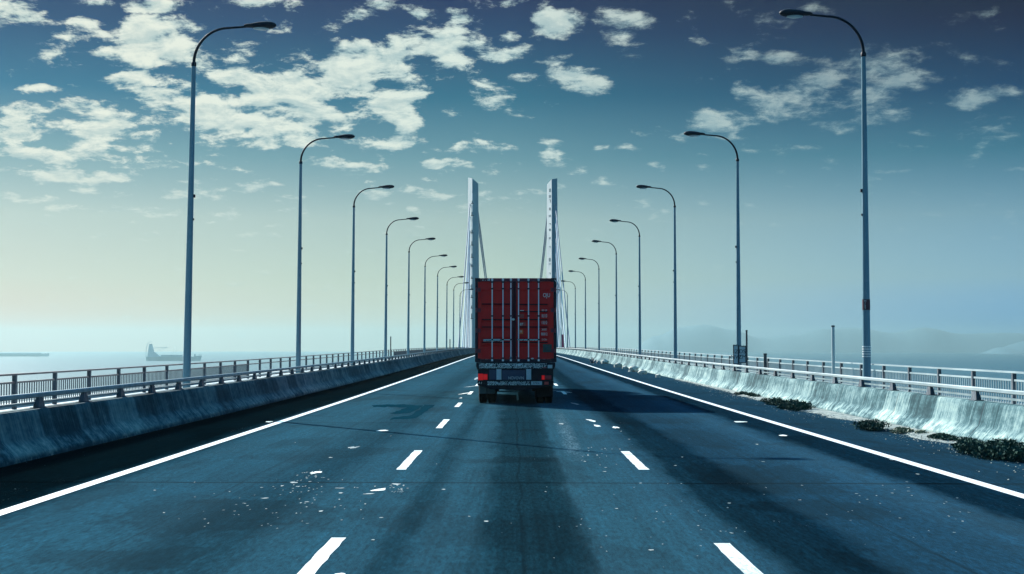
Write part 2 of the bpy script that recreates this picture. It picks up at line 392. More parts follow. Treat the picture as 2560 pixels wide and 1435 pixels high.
lm = MB()
def dash(xc, w, y0, y1, rag0=0, rag1=0):
    n = 14; vs = []; fs = []
    for i in range(n+1):
        y = y0+(y1-y0)*i/n
        j = .012
        vs.append((xc-w/2+random.uniform(-j, j)*.5, y, ZR(y)+.004)); vs.append((xc+w/2+random.uniform(-j, j)*.5, y, ZR(y)+.004))
    for i in range(n): fs.append((2*i, 2*i+1, 2*i+3, 2*i+2))
    lm.add(vs, fs)
def blob(xp, yp, w, h, rag=.35, ang=0., n=16):
    """irregular flat chip of paint, w x h in photo pixels where it lies"""
    x, y = px(xp, yp)
    rx = w/2*y/F; ry = .8*h/2*y*y/(F*H)
    ph = [random.uniform(0, 6.28) for _ in range(3)]
    vs = [(x, y, ZR(y)+.005)]
    for i in range(n):
        a = 2*PI*i/n
        r = 1+rag*(math.sin(2*a+ph[0])*.5+math.sin(3*a+ph[1])*.35+math.sin(5*a+ph[2])*.3)
        ux, uy = math.cos(a)*rx*r, math.sin(a)*ry*r
        vs.append((x+ux+uy*ang, y+uy, ZR(y)+.005))
    lm.add(vs, [(0, 1+i, 1+(i+1) % n) for i in range(n)])
for k, (a, b_) in enumerate(((9.2, 12.85), (19.9, 23.55), (29.9, 33.4), (40.1, 43.0), (50, 53.2), (60, 63.4), (70.3, 73.5), (80, 83), (90, 93.4))):
    dash(-1.60-(.04 if k == 3 else 0), .135, a, b_)
for a, b_ in ((9.0, 12.5), (19.9, 23.35)): dash(1.84, .145, a, b_)
for k in range(4, 9): dash(1.84, .135, 10.05*k+10, 10.05*k+13.2)
WH = {(1478, 1051), (1492, 1064), (1538, 1068), (957, 1076), (950, 1223), (1848, 1054), (1955, 1088), (853, 1432), (1152, 995), (1165, 983), (1409, 980), (793, 1180), (675, 1054)}
lmain = lm; lfl = MB()
for q in [(a_, b_, c_*.85, d_*.8, *e_) for a_, b_, c_, d_, *e_ in ((1478, 1051, 20, 8, .5, -.12), (1492, 1064, 18, 7, .4, -.1), (1538, 1068, 16, 8, .5, 0), (1437, 1009, 12, 9, .3, -.1), (1403, 1059, 13, 4, .4, 0),
          (957, 1076, 26, 6, .4, .1), (793, 1180, 30, 8, .5, 0), (950, 1223, 30, 12, .5, .12), (992, 1209, 22, 5, .5, 0), (925, 1233, 34, 3, .6, .1),
          (1848, 1054, 32, 5, .4, 0), (1955, 1088, 24, 5, .3, 0), (853, 1432, 30, 10, .2, 0), (675, 1054, 17, 4, .4, 0), (1165, 983, 12, 9, .4, .2),
          (1178, 966, 9, 7, .3, .2), (1216, 1301, 13, 4, .2, 0), (1152, 995, 8, 3, .5, 0), (737, 1205, 22, 5, .5, 0), (885, 1118, 18, 9, .9, .1),
          (828, 1143, 10, 3, .5, 0), (1394, 977, 22, 5, .4, -.6), (1409, 980, 14, 5, .4, -.3), (1193, 945, 12, 12, .3, 0), (1825, 1330, 10, 4, .4, 0),
          (1820, 1256, 10, 3, .3, 0), (1905, 1153, 8, 2, .4, 0), (2224, 1148, 10, 3, .3, 0), (2289, 1184, 8, 3, .3, 0), (1625, 1372, 14, 4, .4, 0),
          (770, 1253, 12, 3, .3, 0), (805, 1276, 14, 4, .3, 0), (955, 1292, 11, 3, .3, 0), (935, 1347, 12, 3, .3, 0), (1110, 1222, 10, 3, .3, 0),
          (852, 1219, 24, 3, .4, 0), (854, 1231, 14, 4, .4, 0), (665, 1244, 22, 3, .4, 0), (1890, 1110, 8, 3, .4, 0))]:
    lm = lmain if (q[0], q[1]) in WH else lfl
    blob(*q)
tag(lmain.build('lane_markings', M['paint']), kind='structure'); lm = lfl
for _ in range(230):      # splashes of chipped paint
    c = random.choice([(775, 1190, 45, 18), (998, 1222, 22, 12), (740, 1215, 60, 12), (620, 1280, 160, 50), (820, 1250, 120, 50), (1640, 1300, 220, 90), (1500, 1130, 60, 40), (2250, 1250, 200, 60), (1500, 1250, 900, 110)])
    x, y = c[0]+random.gauss(0, .6)*c[2], c[1]+random.gauss(0, .6)*c[3]
    if y > 905: blob(x, min(1430, y), random.uniform(2, 6.5)*random.uniform(.6, 1.2), random.uniform(1.0, 2.0), .5)
tag(lm.build('paint_flecks', M['fleck']), kind='structure')

# sealed patches with their own outline, a shade darker than the old surface
def patchm(nt, b, P):
    g = nt.noise(nt.vm('MULTIPLY', P, (26, 5, 1)), 1.0, 4, .75); k = nt.noise(nt.vm('MULTIPLY', P, (3, .6, 1)), 1, 6, .7)
    c = nt.mix(nt.mr(g, .3, .7), (.002, .018, .03, 1), (.005, .036, .055, 1))
    nt.put(b.inputs['Base Color'], nt.mix(nt.mr(k, .35, .7), c, (.004, .034, .05, 1)))
    b.inputs['Roughness'].default_value = .8; b.inputs['Specular IOR Level'].default_value = 0.
M['seal'] = mat('sealed_asphalt', patchm)
for pp in ([(930, 1012), (1010, 1010), (1060, 1013), (1046, 1022), (1020, 1033), (975, 1034), (1018, 1018), (935, 1017)],
           [(1062, 1012), (1090, 1012), (1040, 1045), (975, 1049), (985, 1043), (1030, 1037)]):
    q = MB(); vs = []
    rq = random.Random(len(pp))
    for (xa, ya), (xb, yb) in zip(pp, pp[1:]+pp[:1]):
        m = max(3, int(math.hypot(xb-xa, (yb-ya)*3)/9))
        for i in range(m):
            t = i/m; X_, Y_ = px(xa+(xb-xa)*t+rq.gauss(0, 1.3), ya+(yb-ya)*t+rq.gauss(0, .5)); vs.append((X_, Y_, ZR(Y_)+.003))
    q.add(vs, [tuple(range(len(vs)))])
    tag(q.build('asphalt_patch', M['seal']), kind='structure')

# walkways outside the barriers, and the girder that carries everything
for sgn, xi, name in ((-1, 8.06, 'walkway'), (1, 8.84, 'walkway')):
    b = MB(); b.sweep([(sgn*xi, .1), (sgn*13.3, .1), (sgn*13.3, .22), (sgn*13.55, .22), (sgn*13.6, -1.0), (sgn*(xi-.6), -1.0), (sgn*(xi-.6), -.02), (sgn*xi, -.02)], YS)
    tag(b.build(name, M['deck'] if sgn < 0 else M['deck2']), kind='structure')
b = MB(); b.sweep([(-13.4, -1.02), (13.4, -1.02), (7.5, -4.2), (-7.5, -4.2)], YS)
tag(b.build('bridge_girder', M['girder']), 'pale concrete girder carrying the road deck over the sea', 'bridge deck')
for k, yy in enumerate((60, 150, 240)):
    b = MB(); b.box(-5, 5, yy-1.6, yy+1.6, -34.8, -4.0)
    tag(b.build('bridge_pier', M['girder'], bevel=.3), 'plain concrete pier standing in the sea under the deck, number %s from the near end' % ('one', 'two', 'three')[k], 'pier', 'piers under the deck')

SEA = -35.0; RS = 9400.0
b = MB(); n = 128
b.add([(0, 0, SEA)]+[(RS*math.cos(2*PI*i/n), RS*math.sin(2*PI*i/n), SEA) for i in range(n)], [(0, 1+i, 1+(i+1) % n) for i in range(n)])
tag(b.build('sea', M['water']), kind='structure')

# ------------------------------------------------------------------ barriers
BY = [-14+.95*i for i in range(0, 250)]+[224+8*i for i in range(0, 40)]
def barrier(sgn, xb, tw, label):
    P = [(0, 0), (.02, .08), (.05, .12), (.16, .24), (.22, .30), (.30, .58), (.335, .70), (.36, .725)]
    prof = [(sgn*(xb+a), z) for a, z in P]+[(sgn*(xb+.36+tw), .725), (sgn*(xb+.38+tw), .70), (sgn*(xb+.38+tw), .095)]+[(sgn*(xb+.02), -.01)]
    b = MB(); b.sweep(prof, BY, jit=.0015)
    o = b.build('concrete_barrier', M['conc'] if sgn > 0 else M['conc_shaded'], smooth=True)
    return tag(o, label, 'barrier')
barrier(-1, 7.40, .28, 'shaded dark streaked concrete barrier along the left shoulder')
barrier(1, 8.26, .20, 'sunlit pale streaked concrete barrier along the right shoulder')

# ------------------------------------------------------------------ guard rails on the barriers
def guardrail(sgn, xr, step, y0, label):
    root = empty('guard_rail', (0, 0, 0), label, 'guard rail')
    ys = [y for y in YS if y <= 520]
    b = MB(); x = sgn*xr
    b.sweep([(x-.045, .915), (x-.045, .965), (x-.03, .98), (x+.03, .98), (x+.045, .965), (x+.045, .915), (x+.03, .90), (x-.03, .90)], ys)
    b.build('beam', M['rail'] if sgn > 0 else M['steel'], root)  # left beam takes the darker steel: backlit shade by colour
    b = MB(); b.sweep([(x-.022+sgn*.05, .792), (x-.022+sgn*.05, .832), (x+.022+sgn*.05, .832), (x+.022+sgn*.05, .792)], ys)
    b.build('lower_rail', M['steel'], root)
    def br(y):
        z = ZR(y); q = MB()
        q.frus(x-.05, x+.05, y-.17, y+.17, z+.722, x-.03, x+.03, y-.085, y+.085, z+.899)
        q.box(x-.09, x+.09, y-.2, y+.2, z+.720, z+.738)
        return q
    y = y0; k = 0; far = MB()
    while y < 420:
        q = br(y)
        if k < 96: q.build('bracket', M['bracket'], root)
        else: far.v, far.f = (far.add(q.v, q.f), far)[1].v, far.f
        y += step; k += 1
    tag(far.build('bracket', M['bracket'], root), kind='stuff')
guardrail(-1, 7.90, 2.42, 6.4, 'steel guard rail with trapezoid brackets on top of the shaded left barrier')
guardrail(1, 8.72, 2.9, 9.1, 'silver guard rail with dark brackets on top of the sunlit right barrier')

# ------------------------------------------------------------------ outer railings with balusters
def railing(sgn, label, solid, top):
    root = empty('walkway_railing', (0, 0, 0), label, 'railing')
    x = sgn*13.0; ys = [y for y in YS if y <= 520]
    zt = top
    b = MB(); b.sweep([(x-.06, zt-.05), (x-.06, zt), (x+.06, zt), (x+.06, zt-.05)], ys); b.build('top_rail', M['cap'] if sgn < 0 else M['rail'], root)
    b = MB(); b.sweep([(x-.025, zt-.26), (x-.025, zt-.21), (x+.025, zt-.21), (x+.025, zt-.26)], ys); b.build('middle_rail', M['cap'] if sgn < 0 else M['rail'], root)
    b = MB(); b.sweep([(x-.025, .20), (x-.025, .24), (x+.025, .24), (x+.025, .20)], ys); b.build('bottom_rail', M['steel'], root)
    S = 3.2; far = MB(); fb = MB(); k = 0; y = 20.5
    while y < 430:
        z = ZR(y); q = MB().box(x-.05, x+.05, y-.055, y+.055, z+.09, z+zt-.05)
        if k < 98: q.build('post', M['post'], root)
        else: far.add(q.v, q.f)
        if solid(y):
            q = MB(); n = 17
            for i in range(1, n):
                yy = y+S*i/n; zz = ZR(yy)
                q.box(x-.011, x+.011, yy-.015, yy+.015, zz+.24, zz+zt-.26)
            if k < 98: q.build('baluster_panel', M['rail'] if sgn > 0 else M['post'], root)  # left balusters dark: backlit shade by colour
            else: fb.add(q.v, q.f)
        y += S; k += 1
    tag(far.build('post', M['post'], root), kind='stuff')
    if fb.v: tag(fb.build('baluster_panel', M['rail'], root), kind='stuff')
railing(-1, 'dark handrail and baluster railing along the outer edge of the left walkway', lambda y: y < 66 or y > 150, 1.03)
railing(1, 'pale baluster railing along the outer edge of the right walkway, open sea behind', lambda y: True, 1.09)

# ------------------------------------------------------------------ street lamps
def make_lamp():
    root = empty('street_lamp', (0, 0, 0), 'lamp', 'street lamp')
    b = MB(); b.lathe([(0, 0), (0, .19), (.025, .19), (.03, .16), (.05, .13)], axis='z', seg=20)
    for k in range(4):
        a = PI/4+k*PI/2
        b.lathe([(.025, .001), (.025, .022), (.06, .022), (.06, .001)], (math.cos(a)*.155, math.sin(a)*.155, 0), 'z', 8)
    b.build('base_plate', M['steel'], root)
    b = MB(); b.tube([(0, 0, .03+i*.91) for i in range(11)], [.108-.0054*i for i in range(11)], 20)
    b.build('pole', M['pole'], root, True)
    b = MB(); b.lathe([(9.02, .05), (9.04, .068), (9.12, .068), (9.15, .045)], axis='z', seg=16); b.build('collar', M['dark'], root, True)
    pts = []; T = 10.12
    for i in range(15):          # quarter bend then a nearly level run
        a = PI/2*i/14
        pts.append((.92*(1-math.cos(a))**1.0, 0, 9.12+.95*math.sin(a)))
    pts = [(0, 0, 9.12-.06)]+pts+[(1.05, 0, T-.035), (1.22, 0, T-.02), (1.36, 0, T-.005)]
    b = MB(); b.tube(pts, [.042-.0008*i for i in range(len(pts))], 12); b.build('arm', M['dark'], root, True)
    hd = MB(); hp = []; hr = []
    for t, r in ((0, .03), (.06, .055), (.12, .062), (.16, .058), (.28, .085), (.45, .108), (.62, .112), (.74, .095), (.82, .055), (.85, .012)):
        hp.append((1.30+t, 0, T+.015+.04*t)); hr.append(r)
    hd.tube(hp, hr, 16)
    # flatten vertically, keep it wide sideways
    hd.v = [(x, y*1.45, (z-(T+.03))*(.95 if z > T+.03 else .8)+T+.03) for x, y, z in hd.v]
    ho = hd.build('lamp_head', M['dark'], root, True)
    b = MB(); b.tube([(1.55+.045*i, 0, T-.035) for i in range(10)], [.02+.07*math.sin(PI*(i+.6)/10.5) for i in range(10)], 12)
    b.v = [(x, y*1.3, (z-(T-.035))*.55+T-.045) for x, y, z in b.v]
    b.build('lens', M['lens'], ho, True)
    b = MB(); b.box(.075, .115, -.035, .035, 5.55, 5.63); b.box(.07, .1, -.03, .03, 4.95, 5.0); b.build('cable_clip', M['dark'], root)
    return root
lamp0 = make_lamp()
LY = (36.7, 55.7, 74.3, 93.5, 113.5, 134, 156, 178, 198, 221)
RY = (35.7, 56, 78, 100, 122.8, 147.9, 176, 205, 235)
ordn = ('nearest', 'second', 'third', 'fourth', 'fifth', 'sixth', 'seventh', 'eighth', 'ninth', 'tenth and farthest')
first = True
LS = (1.0, .985, .99, .99, 1.0, .99, 1.0, .99, 1.0, 1.0)
RSC = (1.005, 1.0, 1.03, 1.03, 1.045, 1.04, 1.05, 1.055, 1.05)
for side, ysl, xx, scl in ((-1, LY, 8.58, LS), (1, RY, 8.98, RSC)):
    for i, y in enumerate(ysl):
        o = lamp0 if first else copy_tree(lamp0); first = False
        xo = xx
        o.location = (side*xo, y, ZR(y)+.10)
        o.rotation_euler = (0, (R(.75) if side < 0 and i == 0 else R(.35))*(1 if side < 0 else -1)*(1 if side < 0 else -.0), (0 if side < 0 else PI)+R(random.uniform(-2, 2)))
        s = scl[i]; o.scale = (1.0, 1, s)
        extra = ''
        if side > 0 and i == 0: extra = ', dark red band round its pole'
        elif side > 0 and i == 1: extra = ', sign boards low on its pole'
        o['label'] = '%s street lamp in the %s row%s' % (ordn[i], 'left' if side < 0 else 'right', extra)
        o['group'] = 'street lamps along the %s walkway' % ('left' if side < 0 else 'right')
        if side > 0 and i == 0:
            q = MB(); q.lathe([(0, .0965), (0, .1005), (.27, .0995), (.27, .0955)], axis='z', seg=20); w_ = q.build('pole_sticker', M['sticker'], o, True); w_.location = (0, 0, 2.55)
            for k in range(5):
                text('MILES'[k], .07, M['white'], w_, (.045, .0925, .225-.045*k), (R(90), 0, R(155)), 'lettering')
            for k in range(5):
                q = MB(); q.lathe([(0, .1045), (0, .1075), (.028, .107), (.028, .104)], axis='z', seg=20)
                w_ = q.build('strap_band', M['white'], o, True); w_.location = (0, 0, 1.36+.062*k)
        if side > 0 and i == 1:
            for (x0, x1, z0, z1, ww) in ((-.02, .26, .95, 1.62, 0), (-.24, -.04, .9, 1.66, 1)):
                q = MB().box(-x1, -x0, .13, .15, z0, z1); bd = q.build('sign_board', M['grey'], o)
                f = MB()
                for (a0, a1, c0, c1) in ((-x1-.01, -x0+.01, z1-.02, z1+.01), (-x1-.01, -x0+.01, z0-.01, z0+.02), (-x1-.01, -x1+.02, z0+.02, z1-.02), (-x0-.02, -x0+.01, z0+.02, z1-.02)):
                    f.box(a0, a1, .128, .17, c0, c1)
                f.build('frame', M['ink'], bd)
                t_ = text('DS\nZM' if ww == 0 else 'IZ\nNW', .22, M['ink'], bd, (-(x0+x1)/2, .155, (z0+z1)/2), (R(90), 0, R(180)), 'lettering')
            q = MB().box(-.1, .1, .10, .13, 1.0, 1.06); q.build('bracket', M['steel'], o)

# ------------------------------------------------------------------ small posts by the walkway
def short_post(name, x, y, h, r, label, capm=M['ink'], m=M['deck']):
    root = empty(name, (x, y, ZR(y)+.1), label, 'post')
    b = MB().tube([(0, 0, 0), (0, 0, h*.5), (0, 0, h-.06)], [r, r*.93, r*.88], 12); b.build('shaft', m, root, True)
    b = MB().lathe([(h-.06, .0), (h-.06, r*1.05), (h, r*1.05), (h, 0)], axis='z', seg=12); b.build('cap', capm, root, True)
    b = MB().lathe([(0, 0), (0, r*1.6), (.03, r*1.6), (.03, r)], axis='z', seg=12); b.build('foot', M['steel'], root, True)
short_post('utility_post', 12.4, 12.4*F/797, 2.42, .065, 'bare weathered post rising above the right railing beside the nearest lamp', m=M['deck'])
short_post('utility_post', 12.4, 12.4*F/581, 2.42, .055, 'thin black post right of the second lamp in the right row', m=M['ink'])
short_post('bollard_post', 12.4, 12.4*F/627, 1.22, .09, 'short dark stub poking above the right railing between two thin posts', m=M['ink'])
short_post('utility_post', -12.4, 12.4*F/308, 2.3, .06, 'thin post with dark top between fourth and fifth left lamps', m=M['ink'])
short_post('utility_post', -9.4, 9.4*F/160, 2.2, .08, 'stubby dark post near the far end of the left barrier', m=M['ink'])
root = empty('banner', (9.6, 284, ZR(284)+.1), 'narrow magenta banner at the foot of the right bridge tower', 'banner')
MB().tube([(0, 0, 0), (0, 0, 4.6)], .05, 8).build('banner_pole', M['steel'], root, True)
b = MB(); n = 12
b.add([(.06+j*.22+.02*math.sin(i), .04*math.sin(i*1.1+j), .9+i*.24) for i in range(n) for j in range(3)], [(i*3+j, i*3+j+1, (i+1)*3+j+1, (i+1)*3+j) for i in range(n-1) for j in range(2)])
b.build('cloth', M['magenta'], root, True)

# ------------------------------------------------------------------ bridge towers
ZT = 402.0
def tower(sgn, label):
    x0 = 11.75 if sgn < 0 else 11.0
    root = empty('bridge_tower', (sgn*x0, ZT, ZR(ZT)), label, 'bridge tower')
    ztop = 49.2; flare = .9
    # plan: a ridge faces the road; white facet to the left, shade painted blue to the right
    def ring(z, side):
        k = 1+flare*.35*max(0, 1-z/ztop)**1.3
        w = 1.45*k; d = 2.6*k; rdg = -.15*w
        return w, d, rdg
    zs = [-3, 4, 12, 20, 28, 36, 43, 46.0]
    L = MB(); Rr = MB()
    def col(mb, f):
        vs = []; fs = []
        for z in zs+[None]:
            zz = z if z is not None else 46.0
            w, d, rg = ring(zz, 0)
            vs += [(a, c, (zz if z is not None else f[2](a))) for a, c in f[0](w, d, rg)]
        n = f[1]
        for k in range(len(zs)):
            for i in range(n): fs.append((k*n+i, k*n+(i+1) % n, (k+1)*n+(i+1) % n, (k+1)*n+i))
        fs.append(tuple(range(n))[::-1]); fs.append(tuple(len(zs)*n+i for i in range(n)))
        mb.add(vs, fs)
    if sgn < 0: topf = lambda a: ztop+.6-1.8*max(0, (a+1.45)/2.9)**1.6
    else: topf = lambda a: ztop+.3-1.7*max(0, (1.2-a)/2.7)**2
    col(L, (lambda w, d, rg: [(-w, 0), (rg, -d), (rg, d), ], 3, topf))
    col(Rr, (lambda w, d, rg: [(rg+.003, -d), (w, -d*.25), (w, d*.25), (rg+.003, d)], 4, topf))
    # a rounded top: split rings finer
    L.build('white_face', M['pyl_l'], root); Rr.build('shaded_blue_face', M['pyl_b'], root)
    rnd = random.Random(3 if sgn < 0 else 5)
    if sgn > 0:      # dark hatches climbing the white face
        for i, z in enumerate((46.0, 44.2, 42.8, 40.6, 38.6, 36.2, 34.6, 32.2, 29.6, 26.0, 24.8, 22.0, 19.6, 17.0)):
            w, d, rg = ring(z, 0); t = .62
            cx = -w+(rg+w)*t; cy = -d*t-.02
            ang = math.atan2(-d, rg+w)
            q = MB(); hw = rnd.uniform(.28, .42); hh = rnd.uniform(.22, .5)
            th = .09
            kind = i % 3
            if kind != 1: q.box(-hw, hw, -.05, .02, hh-th, hh)
            if kind == 0: q.box(-hw, hw, -.05, .02, -hh, -hh+th)
            q.box(hw-th*1.4, hw, -.05, .02, -hh+th, hh-th)
            if kind != 2: q.box(-hw, -hw+th*1.2, -.05, .02, -hh+th, hh-th)
            o = q.build('access_hatch', M['ink'], root); o.location = (cx, cy, z); o.rotation_euler.z = ang
        # edge tube and climbing cable
        q = MB()
    pts = lambda off, z0, z1: [(ring(z, 0)[2]+off, -ring(z, 0)[1]-.12, z) for z in [z0+(z1-z0)*i/8 for i in range(9)]]
    MB().tube(pts(.12 if sgn > 0 else .1, 0, 45), .10, 8).build('riser_pipe', M['pyl_b'] if sgn > 0 else M['cablel'], root, True)
    if sgn < 0:
        q = MB().tube(pts(-.18, 0, 42), .07, 8); q.build('riser_pipe', M['pyl_l'], root, True)
        for z in (42, 38.5, 33.5, 30, 26.5, 24, 20.5, 17.5, 15, 12, 9):
            w, d, rg = ring(z, 0)
            q = MB().box(rg-.35, rg+.45, -d-.3, -d-.02, z, z+.16)
            q.box(rg-.1, rg+.05, -d-.28, -d-.04, z+.16, z+.16+rnd.uniform(.4, 1.4))
            q.build('ladder_bracket', M['ink'], root)
    # stay cables: near fan to the deck edge, far pair over the main span
    for i, (za, dy, r) in enumerate(((42.5, -62, .16), (39, -54, .15), (35, -46, .14), (31, -38, .14), (26, -30, .13), (20, -22, .13))):
        w = ring(za, 0)[0]
        ex = sgn*(13.35-x0)+sgn*.25 if i == 0 else sgn*(13.1-x0-i*.18)
        a = (sgn*.9, -.5, za); e = (ex, dy, .3-ZR(ZT)+ZR(ZT+dy))
        P = [tuple(a[j]+(e[j]-a[j])*t for j in range(3)) for t in [k/10 for k in range(11)]]
        P = [(p[0], p[1], p[2]-.8*math.sin(PI*k/10)) for k, p in enumerate(P)]
        MB().tube(P, r, 8).build('stay_cable', M['cablel'] if i % 2 else M['cable'], root, True)
    for i, (za, ye, r) in enumerate(((41.5, 560, .24), (38.5, 490, .22))):
        a = (-sgn*1.1, .4, za); e = (sgn*(12.6-x0), ye, .3)
        MB().tube([a, tuple((a[j]+e[j])/2 for j in range(3)), e], r, 8).build('stay_cable', M['cable'], root, True)
tower(-1, 'left bridge tower, slanted white leaning slab, shaded side coloured blue, with stay cables')
tower(1, 'right bridge tower, white face dotted with dark hatches, stay cables on both sides')

# ------------------------------------------------------------------ container truck
TX, TY = .052, 42.2
tz = ZR(TY)
truck = empty('container_truck', (TX, TY, tz), 'red shipping container truck driving ahead in the middle lane, seen from behind', 'truck')
W = 1.22; ZB, ZTp = 1.25, 3.80-tz; LEN = 12.19
# --- container body: corrugated sides and roof
def corr(y0, y1, amp=.036, pitch=.278):
    pts = []; y = y0; k = 0
    while y < y1-.001:
        for dy, o in ((0, 0), (.07, 0), (.139, amp), (.209, amp)):
            if y+dy < y1: pts.append((y+dy, o))
        y += pitch
    pts.append((y1, 0)); return pts
b = MB()
for sgn in (-1, 1):
    c = corr(.12, LEN-.12); n = len(c)
    vs = [(sgn*(W-.012-o), y, z) for z in (ZB+.14, ZTp-.06) for y, o in c]
    b.add(vs, [(i, i+1, n+i+1, n+i) for i in range(n-1)])
c = corr(.1, LEN-.1, .02); n = len(c)
b.add([(x, y, ZTp-.02-o) for x in (-W+.06, W-.06) for y, o in c], [(i, i+1, n+i+1, n+i) for i in range(n-1)])
b.box(-W+.05, W-.05, LEN-.08, LEN-.04, ZB+.1, ZTp-.05)
body = b.build('container_body', M['redside'], truck)
b = MB()
for sgn in (-1, 1):
    b.box(*sorted((sgn*W, sgn*(W-.06))), .1, LEN-.1, ZTp-.06, ZTp-.004)
    b.box(*sorted((sgn*W, sgn*(W-.05))), .1, LEN-.1, ZB, ZB+.15)
b.build('side_rail', M['maroon'], body, bevel=.004)
for sgn in (-1, 1):
    for yy in (0.0, LEN-.16):
        b = MB().box(*sorted((sgn*(W+.005), sgn*(W-.075))), yy, yy+.16, ZB+.118, ZTp-.118)
        b.build('corner_post', M['frame'], body, bevel=.008)
        for zc in (ZB, ZTp-.118):
            b = MB().box(*sorted((sgn*(W+.008), sgn*(W-.16))), yy-.008, yy+.17, zc, zc+.118)
            cc = b.build('corner_casting', M['frame'], body, bevel=.012)
# header, sill
b = MB().box(-W+.165, W-.165, 0, .10, ZTp-.10, ZTp-.005); b.build('door_header', M['maroon'], body, bevel=.006)
b = MB().box(-W+.165, W-.165, 0, .12, ZB+.002, ZB+.09); b.build('door_sill', M['frame'], body, bevel=.006)
# small clutter on the header ends: vents, hinge plates and tarpaulin hooks
b = MB()
for i in range(6):
    x = W-.16-.075*i
    b.tube([(x, -.02, ZTp-.07), (x-.03, -.035, ZTp-.02), (x-.06, -.02, ZTp-.07)], .014, 6)
for i in range(3): b.box(-W+.2+.09*i, -W+.25+.09*i, -.02, -.001, ZTp-.085, ZTp-.045)
b.build('rope_hook', M['frame'], body)
b = MB()
for i in range(3): b.box(-W+.215+.075*i, -W+.245+.075*i, -.028, -.021, ZTp-.08, ZTp-.05-.01*(i % 2))
b.box(-W+.40, -W+.44, -.028, -.004, ZTp-.085, ZTp-.02)
b.build('header_marking', M['white'], body)
b = MB().tube([(W-.05, -.03, ZTp-.06), (W+.03, -.04, ZTp-.12), (W+.06, -.03, ZTp-.24), (W+.03, -.02, ZTp-.36), (W+.08, -.02, ZTp-.46)], .013, 6)
b.tube([(W-.02, -.03, ZTp-.10), (W+.07, -.03, ZTp-.16), (W+.08, -.02, ZTp-.3)], .009, 6)
b.build('loose_strap', M['white'], body, True)
# doors with ribs
zd0, zd1 = ZB+.095, ZTp-.105
def zpx(y): return H-(y-865)*TY/F-tz
for sgn in (-1, 1):
    x0, x1 = (-W+.08, -.115) if sgn < 0 else (.02, W-.08)
    b = MB()
    prof = [(.055, zd0)]
    zs_top = zpx(724)
    # stamped horizontal ribs
    for yt in (866, 848, 820, 802, 764) if sgn < 0 else (866, 848, 820, 802, 783, 764):
        zc = zpx(yt); prof += [(.055, zc-.055), (.085, zc-.03), (.085, zc+.02), (.055, zc+.05)]
    prof += [(.055, zs_top-.04), (.03, zs_top), (.03, zd1)]
    n = len(prof)
    xi0, xi1 = x0+.10, x1-.02 if sgn < 0 else x1-.14
    if sgn > 0: xi0 = x0+.02
    vs = [(x, y, z) for x in (xi0, xi1) for y, z in prof]
    b.add(vs, [(i, i+1, n+i+1, n+i) for i in range(n-1)])
    # flat frame round the stamped field
    b.box(x0, xi0, .02, .075, zd0, zd1); b.box(xi1, x1, .02, .075, zd0, zd1)
    b.box(xi0, xi1, .024, .08, zd1-.05, zd1-.001); b.box(xi0, xi1, .024, .08, zd0+.001, zd0+.06)
    door = b.build('container_door', M['red'], truck)
    for yt in (856, 817.5, 799, 760) if sgn < 0 else (856, 817.5, 799, 779, 761):
        zc = zpx(yt); xa, xb_ = (xi0+.02, xi1-.03) if sgn < 0 else (xi0+.03, xi1-.04)
        MB().box(xa, xb_, .036, .052, zc-.017, zc+.017).build('rib_shade_strip', M['gasket_and_shade'], door, bevel=.003)  # dark strips painting shade lines along the door ribs
    for k in range(4):
        zc = zd0+.25+k*(zd1-zd0-.5)/3
        q = MB().box(*sorted((sgn*(W-.01), sgn*(W-.16))), -.012, .018, zc-.06, zc+.06); q.tube([(sgn*(W-.03), -.012, zc-.07), (sgn*(W-.03), -.012, zc+.07)], .02, 8)
        q.build('hinge', M['maroon'], door, bevel=0)
    rods = (-.71, -.385, -.145) if sgn < 0 else (.085, .385, .69)
    for rx in rods:
        q = MB().tube([(rx, -.03, zd0-.05), (rx, -.03, zd1+.08)], .0175, 10)
        rod = q.build('lock_rod', M['rod'], door, True)
        q = MB()
        for zc in (zd0+.03, zpx(849), zpx(790), zd1-.22, zd1-.02): q.box(rx-.042, rx+.042, -.05, .02, zc-.022, zc+.022)
        q.build('rod_guide', M['maroon'] if abs(rx) < .2 else M['frame'], rod, bevel=.003)
        q = MB()
        for zc in (zd0-.035, zd1+.055): q.box(rx-.03, rx+.03, -.055, -.001, zc-.028, zc+.028)
        q.build('cam_lock', M['rod'], rod, bevel=.004)
    # locking handles at the height of the bright cross strip
    q = MB(); zc = zpx(849.5)
    if sgn < 0:
        q.box(-.96, -.73, -.068, -.05, zc-.018, zc+.018); q.box(-.68, -.47, -.068, -.05, zc-.024, zc+.024); q.box(-.36, -.17, -.068, -.05, zc-.014, zc+.014)
    else:
        q.box(.05, .22, -.068, -.05, zc-.014, zc+.014); q.box(.24, .36, -.068, -.05, zc-.012, zc+.012); q.box(.41, .67, -.068, -.05, zc-.014, zc+.014)
    q.build('lock_handle', M['grey'], door, bevel=.004)
